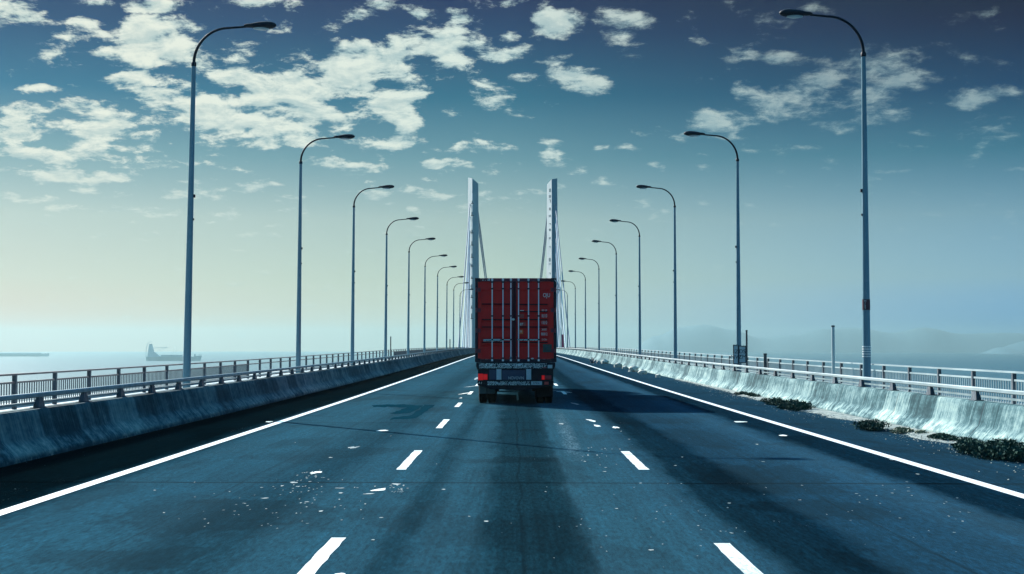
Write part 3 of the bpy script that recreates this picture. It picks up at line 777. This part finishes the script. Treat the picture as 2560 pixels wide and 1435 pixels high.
# central door_gasket strip and seal button
b = MB().box(-.112, .016, .012, .06, zd0, zd1+.04); b.build('door_gasket', M['gasket_and_shade'], truck, bevel=.004)
b = MB().box(-.095, -.082, .004, .012, zd0, zd1); b.box(-.012, -.002, .004, .012, zd0, zd1); b.build('gasket_lip', M['maroon'], truck)
b = MB().lathe([(-.03, 0), (-.03, .022), (.004, .035), (.012, .035)], axis='x', seg=14); b.v = [(y_+(-.075), x_-.01, z_+zpx(798.5)) for x_, y_, z_ in b.v]
b.v = [(-.075+(x+.075)*1.3, y, z) for x, y, z in b.v]
b.build('seal', M['white'], truck, True)
RX = (R(90), 0, 0)
rd = truck
text('OJU', .17, M['white'], truck, (.93, -.004, zpx(738.5)), RX, 'container_lettering', sx=.72)
for (t_, yy, s_) in (('100 1.00', 776, .075), ('18.110', 790, .15), ('118.10', 807, .15), ('28.8.87', 824, .08), ('80812', 835.5, .12), ('32.10.76.4', 849, .07)):
    text(t_, s_, M['white'], truck, (.86, -.004, zpx(yy)), RX, 'container_lettering', sx=.19/(s_*len(t_)*.52)*1.05)
q = MB().box(.82, 1.085, .014, .019, zpx(880.5), zpx(860.5)); pl_ = q.build('placard', M['dkplate'], truck, bevel=0)
q = MB().box(.86, .99, .008, .013, zpx(868), zpx(865)); q.box(.92, .945, .008, .013, zpx(876), zpx(868.5)); q.box(1.0, 1.03, .008, .013, zpx(872), zpx(868)); q.build('placard_mark', M['flap'], pl_)
q = MB().box(.13, .245, .012, .018, zpx(777), zpx(775.5)); q.build('sticker', M['white'], truck)
q = MB().box(.12, .25, .012, .018, zpx(795), zpx(785)); q.build('sticker', M['redstk'], truck)
q = MB().box(.12, .30, .012, .018, zpx(815), zpx(805.5)); st_ = q.build('sticker', M['redstk'], truck)
text('87', .105, M['white'], st_, (.175, .008, zpx(811)), RX, 'lettering')
q = MB().box(.10, .22, .012, .018, zpx(835), zpx(824)); st_ = q.build('sticker', M['orange'], truck, bevel=.002)
text('0', .09, M['white'], st_, (.16, .008, zpx(829)), RX, 'lettering')
MB().box(-.98, -.40, .010, .0145, zpx(853.5), zpx(848.5)).build('reflective_tape', M['strip'], truck); MB().box(.12, .63, .010, .0145, zpx(851.5), zpx(848)).build('reflective_tape', M['strip'], truck)
# small marker lamp on the sill
q = MB().lathe([(0, .0), (.0, .045), (.02, .03), (.024, 0)], axis='x', seg=14); q.v = [(y_*1.0+.50, -x_-.002, z_*.55+zpx(896.5)) for x_, y_, z_ in q.v]; q.build('marker_lamp', M['white'], truck, True)
q = MB().lathe([(0, .0), (.0, .05), (.04, .03), (.05, 0)], axis='x', seg=14); q.v = [(y_*.7-.15, -x_-.03, z_+zpx(895)) for x_, y_, z_ in q.v]; q.build('marker_lamp', M['pole'], truck, True)
# --- trailer chassis
b = MB()
for sgn in (-1, 1):
    b.box(*sorted((sgn*.46, sgn*.34)), .05, LEN-.3, .85, 1.19)
for k in range(10): b.box(-1.05, 1.05, .25+k*1.25, .37+k*1.25, 1.10, 1.235)
b.box(-1.19, 1.19, .03, .22, 1.10, 1.235)
b.build('chassis', M['chassis'], truck)
# bumper assembly, top to bottom as in the photo
b = MB().box(-1.17, 1.17, -.02, .06, zpx(923), zpx(906)); bp = b.build('rear_beam', M['chassis'], truck, bevel=.008)
MB().box(-1.10, .93, -.026, -.021, zpx(920.5), zpx(908)).build('reflective_tape', M['strip'], bp)
MB().box(.96, 1.10, -.026, -.021, zpx(920.5), zpx(912)).build('reflective_tape', M['grey'], bp)
b = MB().box(-1.14, 1.13, .0, .08, zpx(951), zpx(923.3)); lp = b.build('light_panel', M['chassis'], truck, bevel=.006)
MB().box(-.80, -.585, -.018, -.001, zpx(949), zpx(924)).build('bumper_panel', M['navy'], lp, bevel=.004)
MB().box(-.58, -.43, -.026, -.001, zpx(949), zpx(922.5)).build('bumper_panel', M['grey'], lp, bevel=.004)
MB().box(.315, .465, -.026, -.001, zpx(949), zpx(922.5)).build('bumper_panel', M['grey'], lp, bevel=.004)
pt = MB().box(-.41, .29, -.02, -.001, zpx(949), zpx(925)).build('number_plate', M['navy'], lp, bevel=.004)
text('NOVOVIN', .125, M['grey'], pt, (.01, -.024, zpx(945)), RX, 'lettering', sx=.82)
for x0, x1, mm, ya, yb in ((-1.13, -.98, 'tail', 950, 934), (-.975, -.85, 'tail', 949, 935), (.78, .87, 'tail', 949, 938), (.875, 1.07, 'tail2', 949, 938)):
    o = MB().box(x0, x1, -.035, -.001, zpx(ya), zpx(yb)).build('tail_light', M[mm], lp, bevel=.01)
b = MB().box(-1.15, 1.14, -.04, .06, zpx(963.5), zpx(951.3)); lb = b.build('lower_bumper', M['chassis'], truck, bevel=.008)
MB().box(-.85, .43, -.046, -.041, zpx(962.5), zpx(953)).build('reflective_tape', M['strip'], lb)
q = MB().box(.46, .79, -.048, -.041, zpx(962), zpx(953)).build('licence_plate', M['grey'], lb, bevel=.002)
text('AP8067', .085, M['ink'], q, (.63, -.05, zpx(957.5)), RX, 'lettering', sx=.85)
MB().box(.86, .99, -.06, -.041, zpx(961), zpx(954)).build('reflector', M['redstk'], lb, bevel=.004)
text('A I', .09, M['white'], lb, (-1.07, -.044, zpx(957)), RX, 'lettering')
MB().frus(-.75, .45, -.02, .05, zpx(973), -1.1, 1.1, -.02, .05, zpx(963.6)).build('underrun_guard', M['chassis'], truck, bevel=.006)
MB().box(-.05, .28, -.05, .3, zpx(975), zpx(970)).build('tow_bracket', M['chassis'], truck, bevel=.006)
# mud flaps
for x0, x1, yb in ((-1.10, -.88, 983), (-.86, -.62, 983)):
    MB().box(x0, x1, .14, .155, zpx(984), zpx(964)).build('mud_flap', M['flap'], truck, bevel=.003)
MB().box(.60, 1.12, .14, .155, zpx(992), zpx(964)).build('mud_flap', M['rubber'], truck, bevel=.003)
# wheels
WR = .50
def wheel(cx, cy, wd=.235, R_=WR, out=1):
    prof = [(-wd/2, R_*.60), (-wd/2-.004, R_*.80), (-wd/2+.012, R_*.95), (-wd*.36, R_*.993)]
    for k in range(-2, 3):
        g = wd*.13*k
        prof += [(g-wd*.055, R_), (g-.006, R_), (g-.006, R_-.016), (g+.006, R_-.016), (g+.006, R_)]
    prof += [(wd*.36, R_*.993), (wd/2-.012, R_*.95), (wd/2+.004, R_*.80), (wd/2, R_*.60)]
    w = empty('wheel', (cx, cy, R_-.004), None, None); w.parent = truck
    for k_ in ('label', 'category'):
        if k_ in w: del w[k_]
    MB().lathe(prof, seg=32).build('tyre', M['rubber'], w, True)
    MB().lathe([(-wd*.45, R_*.60), (-wd*.42, R_*.5), (-wd*.1, R_*.46), (out*wd*.15, R_*.38), (out*wd*.2, R_*.2), (out*wd*.36, R_*.17), (out*wd*.36, 0.001)] if out > 0 else
               [(wd*.45, R_*.60), (wd*.42, R_*.5), (wd*.1, R_*.46), (-wd*.15, R_*.38), (-wd*.2, R_*.2), (-wd*.36, R_*.17), (-wd*.36, 0.001)], seg=24).build('rim', M['rim'], w, True)
for ay in (.75, 2.05, 3.35):
    for cx, o_ in ((-1.00, -1), (-.725, -1), (.745, 1), (1.00, 1)): wheel(cx, ay, out=o_)
    MB().tube([(-1.0, ay, WR), (1.0, ay, WR)], .06, 10).build('axle', M['chassis'], truck, True)
for sgn in (-1, 1):
    MB().box(*sorted((sgn*1.14, sgn*1.11)), 4.1, 9.0, .38, 1.09).build('sun_block_skirt', M['chassis'], truck, bevel=.004)  # unseen skirts, added to block sun under the trailer
    MB().box(*sorted((sgn*1.15, sgn*.60)), .16, 4.0, 1.035, 1.06).build('mudguard', M['chassis'], truck)
# landing legs
for sgn in (-1, 1): MB().box(*sorted((sgn*.62, sgn*.52)), 9.2, 9.32, .25, 1.12).build('landing_leg', M['chassis'], truck)
# tractor unit
b = MB().frus(-1.2, 1.2, 13.3, 15.5, .75, -1.16, 1.16, 13.35, 15.15, 3.0)
b.build('cab', M['cabw'], truck, bevel=.08)
MB().frus(-1.1, 1.1, 13.5, 14.9, 3.01, -.9, .9, 13.55, 14.2, 3.5).build('roof_fairing', M['cabw'], truck, bevel=.06)
MB().add([(-1.08, 15.36, 2.0), (1.08, 15.36, 2.0), (1.04, 15.2, 2.85), (-1.04, 15.2, 2.85)], [(0, 1, 2, 3)]).build('windscreen', M['glass'], truck)
for sgn in (-1, 1):
    MB().box(*sorted((sgn*1.205, sgn*1.165)), 14.2, 15.05, 1.9, 2.7).build('side_window', M['glass'], truck)
    MB().box(*sorted((sgn*1.24, sgn*1.42)), 15.15, 15.2, 1.75, 2.45).build('wing_mirror', M['chassis'], truck, bevel=.02)
MB().box(-.45, .45, 10.2, 15.2, .6, .95).build('tractor_frame', M['chassis'], truck)
for cx, cy, o_ in ((-1.0, 11.6, -1), (-.725, 11.6, -1), (.745, 11.6, 1), (1.0, 11.6, 1), (-1.0, 14.7, -1), (1.0, 14.7, 1)): wheel(cx, cy, out=o_)

# ------------------------------------------------------------------ verge on the right shoulder
g = MB(); rv = random.Random(11)
def vedge(y):     # inner outline of the grit strip
    return 8.28-.16-.42*ss(62, 40, y)*(.75+.5*math.sin(y*.55)*.5+.25*math.sin(y*1.7))-.25*ss(26, 19, y)
ys = [14+.3*i for i in range(0, 190)]
vs = []; fs = []
for i, y in enumerate(ys):
    e = vedge(y)+rv.uniform(-.05, .05)
    z = ZR(y)
    vs += [(e, y, z+.005), (e+.08, y, z+.018+rv.uniform(0, .008)), ((e+8.3)/2, y, z+.03+rv.uniform(0, .012)), (8.31, y, z+.045+rv.uniform(0, .01))]
for i in range(len(ys)-1):
    for j in range(3): fs.append((i*4+j, i*4+j+1, i*4+5+j, i*4+4+j))
g.add(vs, fs)
for _ in range(5200):
    y = 14+56*rv.random()**1.3; e = vedge(y)
    x = min(8.33, e-.10+rv.gammavariate(1.6, .16)) if rv.random() < .75 else e-rv.expovariate(4.5)
    r = rv.uniform(.006, .02)*(2.0 if rv.random() < .04 else 1); z = ZR(y)+(.004 if x < e else .02)
    a = rv.random()*6.28
    P4 = [(x+r*math.cos(a+k*2.09)*rv.uniform(.7, 1.3), y+r*math.sin(a+k*2.09)*1.3, z) for k in range(3)]+[(x, y, z+r*rv.uniform(.5, 1.1))]
    g.add(P4, [(0, 1, 3), (1, 2, 3), (2, 0, 3)])
tag(g.build('gravel', M['dirt']), kind='stuff', label='loose pale grit and gravel along the foot of the right barrier', cat='gravel')

def shrub(x, y, lx, ly, h, n, label, m=M['leaf'], leaf=.03, seed=1, group='weeds along the right barrier'):
    r_ = random.Random(seed)
    root = empty('shrub', (x, y, ZR(y)+.01), label, 'shrub', group)
    b = MB(); st = MB()
    cl = [(r_.uniform(-.85, .85)*lx/2, r_.uniform(-.9, .9)*ly/2, r_.uniform(.35, 1.0)) for _ in range(max(5, n//110))]
    for i in range(n):
        c = r_.choice(cl); rr = .16*min(1, h/.3)+.07
        u = Vector((r_.gauss(0, 1), r_.gauss(0, 1), r_.gauss(0, 1))).normalized()*(r_.random()**.35)
        p = Vector((c[0]+u.x*rr*1.1, c[1]+u.y*rr*1.6, max(.005, h*c[2]*.55+u.z*h*.42)))
        s = leaf*r_.uniform(.6, 1.5)
        d = Vector((r_.gauss(0, 1), r_.gauss(0, 1), r_.gauss(.5, .7))).normalized(); e = d.cross(Vector((r_.gauss(0, 1), r_.gauss(0, 1), .3))).normalized()
        b.add([p-d*s, p+e*s*.45, p+d*s, p-e*s*.45], [(0, 1, 2, 3)])
    for c in cl:
        for k in range(9):      # thin blades and dry stalks standing clear of the leaves
            a0 = Vector((c[0]+r_.gauss(0, .07), c[1]+r_.gauss(0, .12), 0)); ln = h*c[2]*r_.uniform(.7, 1.35)
            tip = a0+Vector((r_.gauss(0, .35)*ln, r_.gauss(0, .35)*ln, ln)); wv = Vector((.006, .003, 0))
            b.add([a0-wv, a0+wv, (a0+tip)/2+wv*.8+Vector((0, 0, ln*.08)), tip, (a0+tip)/2-wv*.8+Vector((0, 0, ln*.08))], [(0, 1, 2, 4), (4, 2, 3)])
        for k in range(3):
            st.tube([(c[0]*.8, c[1]*.9, 0), (c[0]+r_.uniform(-.05, .05), c[1]+r_.uniform(-.05, .05), h*c[2]*.8)], [.006, .003], 4)
    b.add(st.v, st.f); b.build('foliage', m, root)
P_ = px
for i, (xp, yp, wpx, lx, ly, h, n, lab) in enumerate((
        (1985, 1026, 60, .55, 2.4, .29, 1700, 'tall dark green shrub clump, nearest part of the long weedy row'),
        (1930, 1012, 60, .45, 2.4, .2, 900, 'middle clump of the long dark weedy row by the right barrier'),
        (1868, 993, 60, .4, 3.0, .16, 700, 'far low clump of the long dark weedy row by the right barrier'),
        (2165, 1075, 57, .5, 1.0, .22, 1300, 'small lone round shrub between the weedy row and the big shrub'),
        (2262, 1086, 57, .4, 1.3, .10, 700, 'thin flat weed patch beside the small lone shrub'),
        (2368, 1105, 70, .4, 1.2, .13, 800, 'low leafy clump just left of the biggest shrub'),
        (2435, 1128, 70, .55, 1.4, .18, 1300, 'leafy shrub clump with pale grit at its edge, beside the biggest shrub'),
        (2515, 1150, 90, .95, 2.0, .28, 4200, 'biggest leafy green shrub, at the right edge of the picture'))):
    x, y = P_(xp, yp)
    shrub(x+.12, y+ly*.25, lx, ly, h, n, lab, M['leaf'] if i != 4 else M['leaf2'], leaf=.028 if y < 30 else .034, seed=20+i)
def rock(x, y, r, label, name='broken_stone', group='broken stones on the right shoulder', seed=1, zs=.6):
    bm = bmesh.new(); bmesh.ops.create_icosphere(bm, subdivisions=2, radius=r); r_ = random.Random(seed)
    for v in bm.verts:
        v.co *= 1+r_.uniform(-.2, .2); v.co.z *= zs
    me = bpy.data.meshes.new(name); bm.to_mesh(me); bm.free(); me.materials.append(M['stone'])
    o = bpy.data.objects.new(name, me); COL.objects.link(o); o.location = (x, y, ZR(y)+r*zs*.5)
    return tag(o, label, 'stone', group)
x, y = P_(2512, 1143); rock(x-.1, y-.5, .05, 'pale stone lying in front of the biggest shrub', seed=3, zs=.7)
for i, (xp, yp, r, lab) in enumerate(((1512, 905, .32, 'farthest pale lump of rubble on the right shoulder'), (1545, 914, .3, 'pale rubble lump between the farthest lump and the big heap'),
                                      (1583, 925, .34, 'big pale rubble lump against the right barrier foot'), (1606, 931, .26, 'nearest pale rubble lump, dark debris beside it'),
                                      (1562, 918, .2, 'smallest pale rubble lump in the far heap'), (1645, 939, .16, 'lone small pale lump nearest the weeds by the right barrier'))):
    x, y = P_(xp, yp+4); rock(x, y, r, lab, seed=30+i, zs=.75)
x, y = P_(1484, 908)
root = empty('debris_heap', (x, y, ZR(y)), 'small dark scrap of debris beside the farthest rubble lump', 'debris')
q = MB(); r_ = random.Random(4)
for k in range(14):
    a = Vector((r_.uniform(-.3, .3), r_.uniform(-.4, .4), 0)); e = a+Vector((r_.uniform(-.3, .3), r_.uniform(-.3, .3), r_.uniform(.1, .55)))
    q.tube([a, (a+e)/2+Vector((0, 0, .08)), e], [.05, .04, .02], 5)
q.build('scrap', M['bracket'], root)

# ------------------------------------------------------------------ ships
def ship(px0, px1, ywl, label, kind):
    d = (H-SEA)*F/(ywl-865)
    s = d/F; xc = ((px0+px1)/2-1285)*s; Lh = (px1-px0)*s/2
    root = empty('cargo_ship', (xc, d, SEA), label, 'ship')
    hh = (10 if kind else 6)*s
    b = MB(); nseg = 16; vs = []; fs = []
    for i in range(nseg+1):
        t = -1+2*i/nseg; w = Lh*.13*(1-max(0, t)**4)*(1 if t > -.9 else .85)+.3; sh = 1+.35*max(0, t-.7)/.3
        vs += [(t*Lh, -w*.7, -1), (t*Lh*1.01+(hh*.3 if t > .95 else 0), -w, hh*sh), (t*Lh*1.01+(hh*.3 if t > .95 else 0), w, hh*sh), (t*Lh, w*.7, -1)]
    for i in range(nseg):
        for j in range(4): fs.append((i*4+j, i*4+(j+1) % 4, i*4+4+(j+1) % 4, i*4+4+j))
    fs += [(3, 2, 1, 0), (nseg*4, nseg*4+1, nseg*4+2, nseg*4+3)]
    b.add(vs, fs); b.build('hull', M['hull'] if kind else M['hull2'], root)
    u = s
    if kind:
        q = MB(); x0 = -Lh
        q.frus(x0+2*u, x0+20*u, -4*u, 4*u, hh, x0+5*u, x0+14*u, -3*u, 3*u, hh+26*u)
        q.frus(x0+14*u, x0+36*u, -3*u, 3*u, hh, x0+14*u, x0+20*u, -2.5*u, 2.5*u, hh+12*u)
        q.box(x0+6*u, x0+13*u, -3.4*u, 3.4*u, hh+26*u, hh+32*u)
        q.build('deckhouse', M['hull2'], root)
        MB().tube([(x0-2*u, 0, hh), (x0-2*u, 0, hh+20*u), (x0+1*u, 0, hh+32*u), (x0+6*u, 0, hh+37*u), (x0+12*u, 0, hh+38*u)], .7*u, 6).build('stern_crane', M['hull'], root)
        MB().tube([(x0+16*u, 0, hh+22*u), (x0+52*u, 0, hh+24*u)], .6*u, 6).tube([(x0+28*u, 0, hh+16*u), (x0+52*u, 0, hh+24*u)], .5*u, 6).build('boom', M['hull'], root)
        q = MB().box(x0+36*u, x0+88*u, -5*u, 5*u, hh, hh+5*u); q.build('hatch_cover', M['hull'], root)
        MB().tube([(x0+70*u, 0, hh), (x0+70*u, 0, hh+26*u)], .35*u, 6).build('mast', M['hull2'], root)
        q = MB().box(x0+118*u, x0+122*u, -2*u, 2*u, hh, hh+7*u); q.tube([(x0+126*u, 0, hh+2*u), (x0+136*u, 0, hh+8*u)], .7*u, 6); q.build('bow_gear', M['hull'], root)
    else:
        MB().box(-Lh*.9, Lh*.8, -4*u, 4*u, hh, hh+3*u).build('hatch_cover', M['hull2'], root)
ship(368, 502, 902, 'hazy cargo ship with a crane tower at its stern, far off left', 1)
ship(-60, 122, 891, 'long low faint ship at the left edge of the sea', 0)

# ------------------------------------------------------------------ hills across the water
def ridge(name, d, pts, depth):
    b = MB(); r_ = random.Random(len(pts)*7); s = d/F
    xs = []; x = pts[0][0]
    while x <= pts[-1][0]: xs.append(x); x += 8
    def hgt(x):
        for (xa, ya), (xb, yb) in zip(pts, pts[1:]):
            if xa <= x <= xb:
                t = (x-xa)/(xb-xa); t = t*t*(3-2*t)
                return ya+(yb-ya)*t
        return pts[-1][1]
    rows = 11; vs = []; fs = []
    noise_ = [[r_.gauss(0, 1) for _ in xs] for _ in range(rows)]
    for j in range(rows):
        u = -1+2*j/(rows-1); env = max(0, 1-abs(u)**1.6)
        for i, x in enumerate(xs):
            y_top = hgt(x); z = ((865-y_top)*s)+H
            hh = max(0, z-SEA)
            zz = SEA-3+(hh+3)*env*(1+(0 if abs(u) < .01 else .02)*noise_[j][i])
            vs.append(((x-1285)*s*(1+u*depth/d*.5), d+u*depth, zz))
    n = len(xs)
    for j in range(rows-1):
        for i in range(n-1): fs.append((j*n+i, j*n+i+1, (j+1)*n+i+1, (j+1)*n+i))
    b.add(vs, fs); return tag(b.build(name, M['hill'], smooth=True), kind='structure')
ridge('hills', 8300, [(1560, 886), (1640, 840), (1700, 818), (1760, 812), (1830, 824), (1900, 845), (1980, 838), (2060, 822), (2140, 820), (2230, 832), (2310, 819), (2400, 834), (2520, 832), (2700, 850), (2900, 885)], 500)
ridge('hills', 6600, [(2440, 894), (2500, 868), (2560, 853), (2680, 842), (2850, 858), (3000, 892)], 400)

# ------------------------------------------------------------------ haze
b = MB().box(-9700, 9700, -9700, 9700, SEA-6, H+HTOP-1.75)
hm = bpy.data.materials.new('haze_air'); hm.use_nodes = True
nt_ = hm.node_tree
for n_ in list(nt_.nodes):
    if n_.type == 'BSDF_PRINCIPLED': nt_.nodes.remove(n_)
pv = nt_.nodes.new('ShaderNodeVolumePrincipled')
pv.inputs['Color'].default_value = (.28, .45, .475, 1); pv.inputs['Density'].default_value = HDENS
pv.inputs['Anisotropy'].default_value = .45
nt_.links.new(pv.outputs[0], nt_.nodes['Material Output'].inputs['Volume'])
tag(b.build('haze', hm), kind='stuff', label='thin sea haze filling the air over the water', cat='haze')

# ------------------------------------------------------------------ sky
SUN_EL, SUN_AZ = R(29), R(-36)
w = bpy.data.worlds.new('World'); sc.world = w; w.use_nodes = True
nt = NT(w.node_tree); bg = w.node_tree.nodes['Background']
tc = w.node_tree.nodes.new('ShaderNodeTexCoord')
D = nt.vm('NORMALIZE', tc.outputs['Generated'])
dx, dy, dz = nt.xyz(D)
zc = nt.m('MAXIMUM', dz, .002)
sky = w.node_tree.nodes.new('ShaderNodeTexSky'); sky.sky_type = 'NISHITA'; sky.sun_disc = False
sky.sun_elevation = SUN_EL; sky.sun_rotation = SUN_AZ; sky.air_density = 1; sky.dust_density = 1; sky.ozone_density = 1
nt.put(sky.inputs[0], nt.comb(dx, dy, zc))
# colour of the clear air above the haze layer: elevation rows; sunward, ahead and antisolar columns (display values)
def lin(v): return ((v/255+.055)/1.055)**2.4 if v > 10 else v/255/12.92
SKYT = [(0.0, (202,213,200), (172,198,190), (125,170,190)), (.0471, (202,214,198), (175,200,188), (135,178,195)), (.09, (190,208,197), (162,188,184), (122,163,178)),
        (.1329, (140,178,182), (112,156,166), (76,128,148)), (.1757, (90,140,162), (76,126,146), (40,94,120)), (.2186, (60,112,138), (46,98,124), (13,72,94)), (.2463, (44,98,124), (28,82,108), (5,60,80))]
NISH = [((1.874,1.317,.668), (.963,.738,.428), (.533,.447,.291)), ((1.703,1.506,1.0), (.957,.952,.72), (.622,.662,.53)), ((1.5,1.43,1.13), (.83,.9,.82), (.55,.643,.61)),
        ((1.32,1.32,1.2), (.70,.82,.855), (.46,.59,.65)), ((1.21,1.24,1.21), (.61,.73,.838), (.40,.53,.64)), ((1.15,1.18,1.195), (.55,.67,.81), (.357,.48,.62)), ((1.132,1.158,1.187), (.527,.649,.798), (.339,.464,.611))]
RSCALE = 3.0
cols = []
for c_ in range(3):
    st = []
    for (z_, *t_), n_ in zip(SKYT, NISH):
        T_ = math.exp(-min(9700, HTOP/max(z_, .001))*HDENS)
        v_ = [max(.002, (lin(t_[c_][q])-HASYM[c_][q]*(1+1.3*ss(.08, .22, z_))*(1-T_))/T_)/2**EXPO/n_[c_][q] for q in range(3)]
        st.append((z_, tuple(min(v, 2.9)/10*RSCALE for v in v_)))
    st += [(.34, tuple(a/10*RSCALE for a in (.06, .12, .17))), (.6, tuple(a/10*RSCALE for a in AMB)), (1.0, tuple(a/10*RSCALE for a in AMB))]
    cols.append(nt.ramp(zc, st))
fa = nt.mr(dx, -.335, -.01); fb_ = nt.mr(dx, -.01, .335)
ratio = nt.mix(fb_, nt.mix(fa, cols[0], cols[1]), cols[2])
clear = nt.mix(1.0, sky.outputs[0], ratio, 'MULTIPLY')
# clouds: a broken layer, laid out by direction
inv = nt.m('DIVIDE', 1.0, nt.m('ADD', zc, .25))
cp = nt.comb(nt.m('MULTIPLY', dx, inv), nt.m('MULTIPLY', dy, inv), 0)
wob = nt.vm('MULTIPLY', nt.vm('SUBTRACT', nt.noise(cp, 7, 3, .5, 0, True), (.5, .5, .5)), (.05, .05, 0))
cp2 = nt.vm('ADD', cp, wob)
n1 = nt.noise(cp2, 12.5, 12, .66)
n1b = nt.noise(nt.vm('ADD', cp2, (.008, -.022, 0)), 12.5, 7, .6)
puf = nt.vor(nt.vm('ADD', cp2, nt.vm('MULTIPLY', nt.noise(cp, 34, 4, .6, 0, True), (.03, .03, 0))), 17, 'SMOOTH_F1')
BL = [(390, 95, 105, 62, 1.0), (210, 45, 50, 16, .8), (330, 5, 100, 20, .9), (590, 190, 70, 28, .9), (560, 285, 115, 62, 1.0), (720, 245, 150, 75, 1.0), (920, 195, 170, 85, 1.05),
      (1130, 110, 110, 52, 1.0), (1000, 240, 90, 70, .9), (1110, 35, 62, 25, .85), (780, 128, 46, 18, .7), (1390, 60, 90, 45, .95), (1560, 55, 105, 42, .9), (1360, 130, 120, 28, .85), (1310, 188, 50, 16, .75),
      (1440, 195, 85, 36, .85), (1275, 85, 45, 18, .7), (200, 285, 140, 36, .95), (90, 390, 100, 30, .85), (250, 330, 70, 22, .8), (410, 255, 70, 34, .85), (385, 190, 60, 18, .7), (250, 370, 95, 26, .85), (640, 345, 60, 38, .9), (755, 340, 60, 26, .7), (10, 330, 60, 30, .8), (950, 355, 90, 18, .6),
      (210, 440, 100, 18, .8), (240, 485, 70, 14, .7), (590, 468, 60, 12, .8), (430, 485, 60, 14, .8), (60, 490, 70, 14, .6), (740, 490, 60, 7, .7), (585, 537, 60, 10, .6), (1120, 480, 110, 18, .7), (1260, 515, 110, 22, .7), (1075, 410, 35, 12, .8), (1378, 380, 35, 12, .8),
      (1815, 300, 100, 42, 1.0), (1760, 340, 130, 14, .8), (1960, 250, 120, 50, .9), (2160, 215, 190, 80, 1.0), (2000, 140, 140, 30, .75), (2110, 290, 120, 40, .8), (1960, 25, 120, 28, .7), (2450, 235, 85, 36, .85), (2300, 120, 100, 40, .6), (2440, 320, 160, 40, .6), (1480, 470, 120, 16, .5), (370, 530, 120, 14, .4), (100, 215, 50, 10, .7)]
mask = None
for (bx, by, rx, ry, s_) in BL:
    vx, vz = (bx-1285)/F, (865-by)/F; ln = math.sqrt(1+vx*vx+vz*vz)
    sub = nt.vm('SUBTRACT', nt.comb(dx, 0, dz), (vx/ln, 0, vz/ln))
    l = nt.vm('LENGTH', nt.vm('MULTIPLY', sub, (F*ln/rx, 0, F*ln/ry)))
    v = nt.mr(l, .45, 1.5, s_, 0, True)
    mask = v if mask is None else nt.m('MAXIMUM', mask, v)
dens = nt.m('ADD', nt.m('ADD', nt.m('MULTIPLY', n1, 1.15), nt.m('MULTIPLY', mask, .215)), nt.m('ADD', nt.m('MULTIPLY', nt.m('SUBTRACT', .42, puf), .34), nt.m('MULTIPLY', nt.m('MULTIPLY', nt.mr(dx, .1, -.12), nt.mr(zc, .06, .13)), .068)))
thr = .665
soft = nt.mr(dx, -.05, .25, .145, .30)
cov = nt.mr(dens, thr, nt.m('ADD', thr, soft), 0, 1, True)
lowfade = nt.mr(zc, .055, .15, 0, 1, True)
opac = nt.m('MULTIPLY', cov, nt.m('MULTIPLY', nt.mr(lowfade, 0, 1, .22, 1), nt.mr(dx, -.02, .22, 1, .45)))
lit = nt.mr(nt.m('SUBTRACT', n1, n1b), -.10, .10)
thick = nt.mr(dens, thr, thr+.22)
ccol = nt.mix(nt.m('MULTIPLY', nt.m('ADD', nt.m('MULTIPLY', lit, 1.1), nt.m('MULTIPLY', thick, .9)), .5), (.145, .215, .225, 1), (.385, .395, .34, 1))
ccol = nt.mix(nt.mr(dx, -.3, .3), ccol, nt.mix(1.0, ccol, (.70, .88, .98, 1), 'MULTIPLY'))
final = nt.mix(opac, nt.mix(1.0, clear, (1/RSCALE,)*3+(1,), 'MULTIPLY'), ccol)
nt.put(bg.inputs['Color'], nt.mix(1.0, final, (10, 10, 10, 1), 'MULTIPLY'))
bg.inputs['Strength'].default_value = .1
w.cycles.sampling_method = 'MANUAL'; w.cycles.sample_map_resolution = 512

sd = bpy.data.lights.new('sun', 'SUN'); sd.energy = 4.8; sd.angle = R(.55); sd.color = (1.0, .965, .91)
so = bpy.data.objects.new('sun', sd); COL.objects.link(so)
dvec = Vector((math.sin(SUN_AZ)*math.cos(SUN_EL), math.cos(SUN_AZ)*math.cos(SUN_EL), math.sin(SUN_EL)))
so.rotation_euler = dvec.to_track_quat('Z', 'Y').to_euler(); so.location = (-60, 80, 60)

# ------------------------------------------------------------------ camera
cd = bpy.data.cameras.new('camera'); co = bpy.data.objects.new('camera', cd); COL.objects.link(co)
cd.lens = F/2560*36; cd.sensor_width = 36; cd.clip_start = .1; cd.clip_end = 30000
co.location = (0, 0, H); co.rotation_euler = (R(90)+math.atan(147.5/F), 0, math.atan(5/F))
sc.camera = co
vs_ = sc.view_settings; vs_.view_transform = 'Standard'; vs_.look = 'None'; vs_.exposure = EXPO; vs_.gamma = 1
sc.render.engine = 'CYCLES'
cy = sc.cycles; cy.use_denoising = True; cy.max_bounces = 6; cy.diffuse_bounces = 2; cy.glossy_bounces = 3; cy.volume_bounces = 0
cy.caustics_reflective = False; cy.caustics_refractive = False; cy.sample_clamp_indirect = 4
try: cy.denoiser = 'OPENIMAGEDENOISE'; cy.denoising_input_passes = 'RGB_ALBEDO_NORMAL'; cy.denoising_prefilter = 'ACCURATE'
except Exception: pass
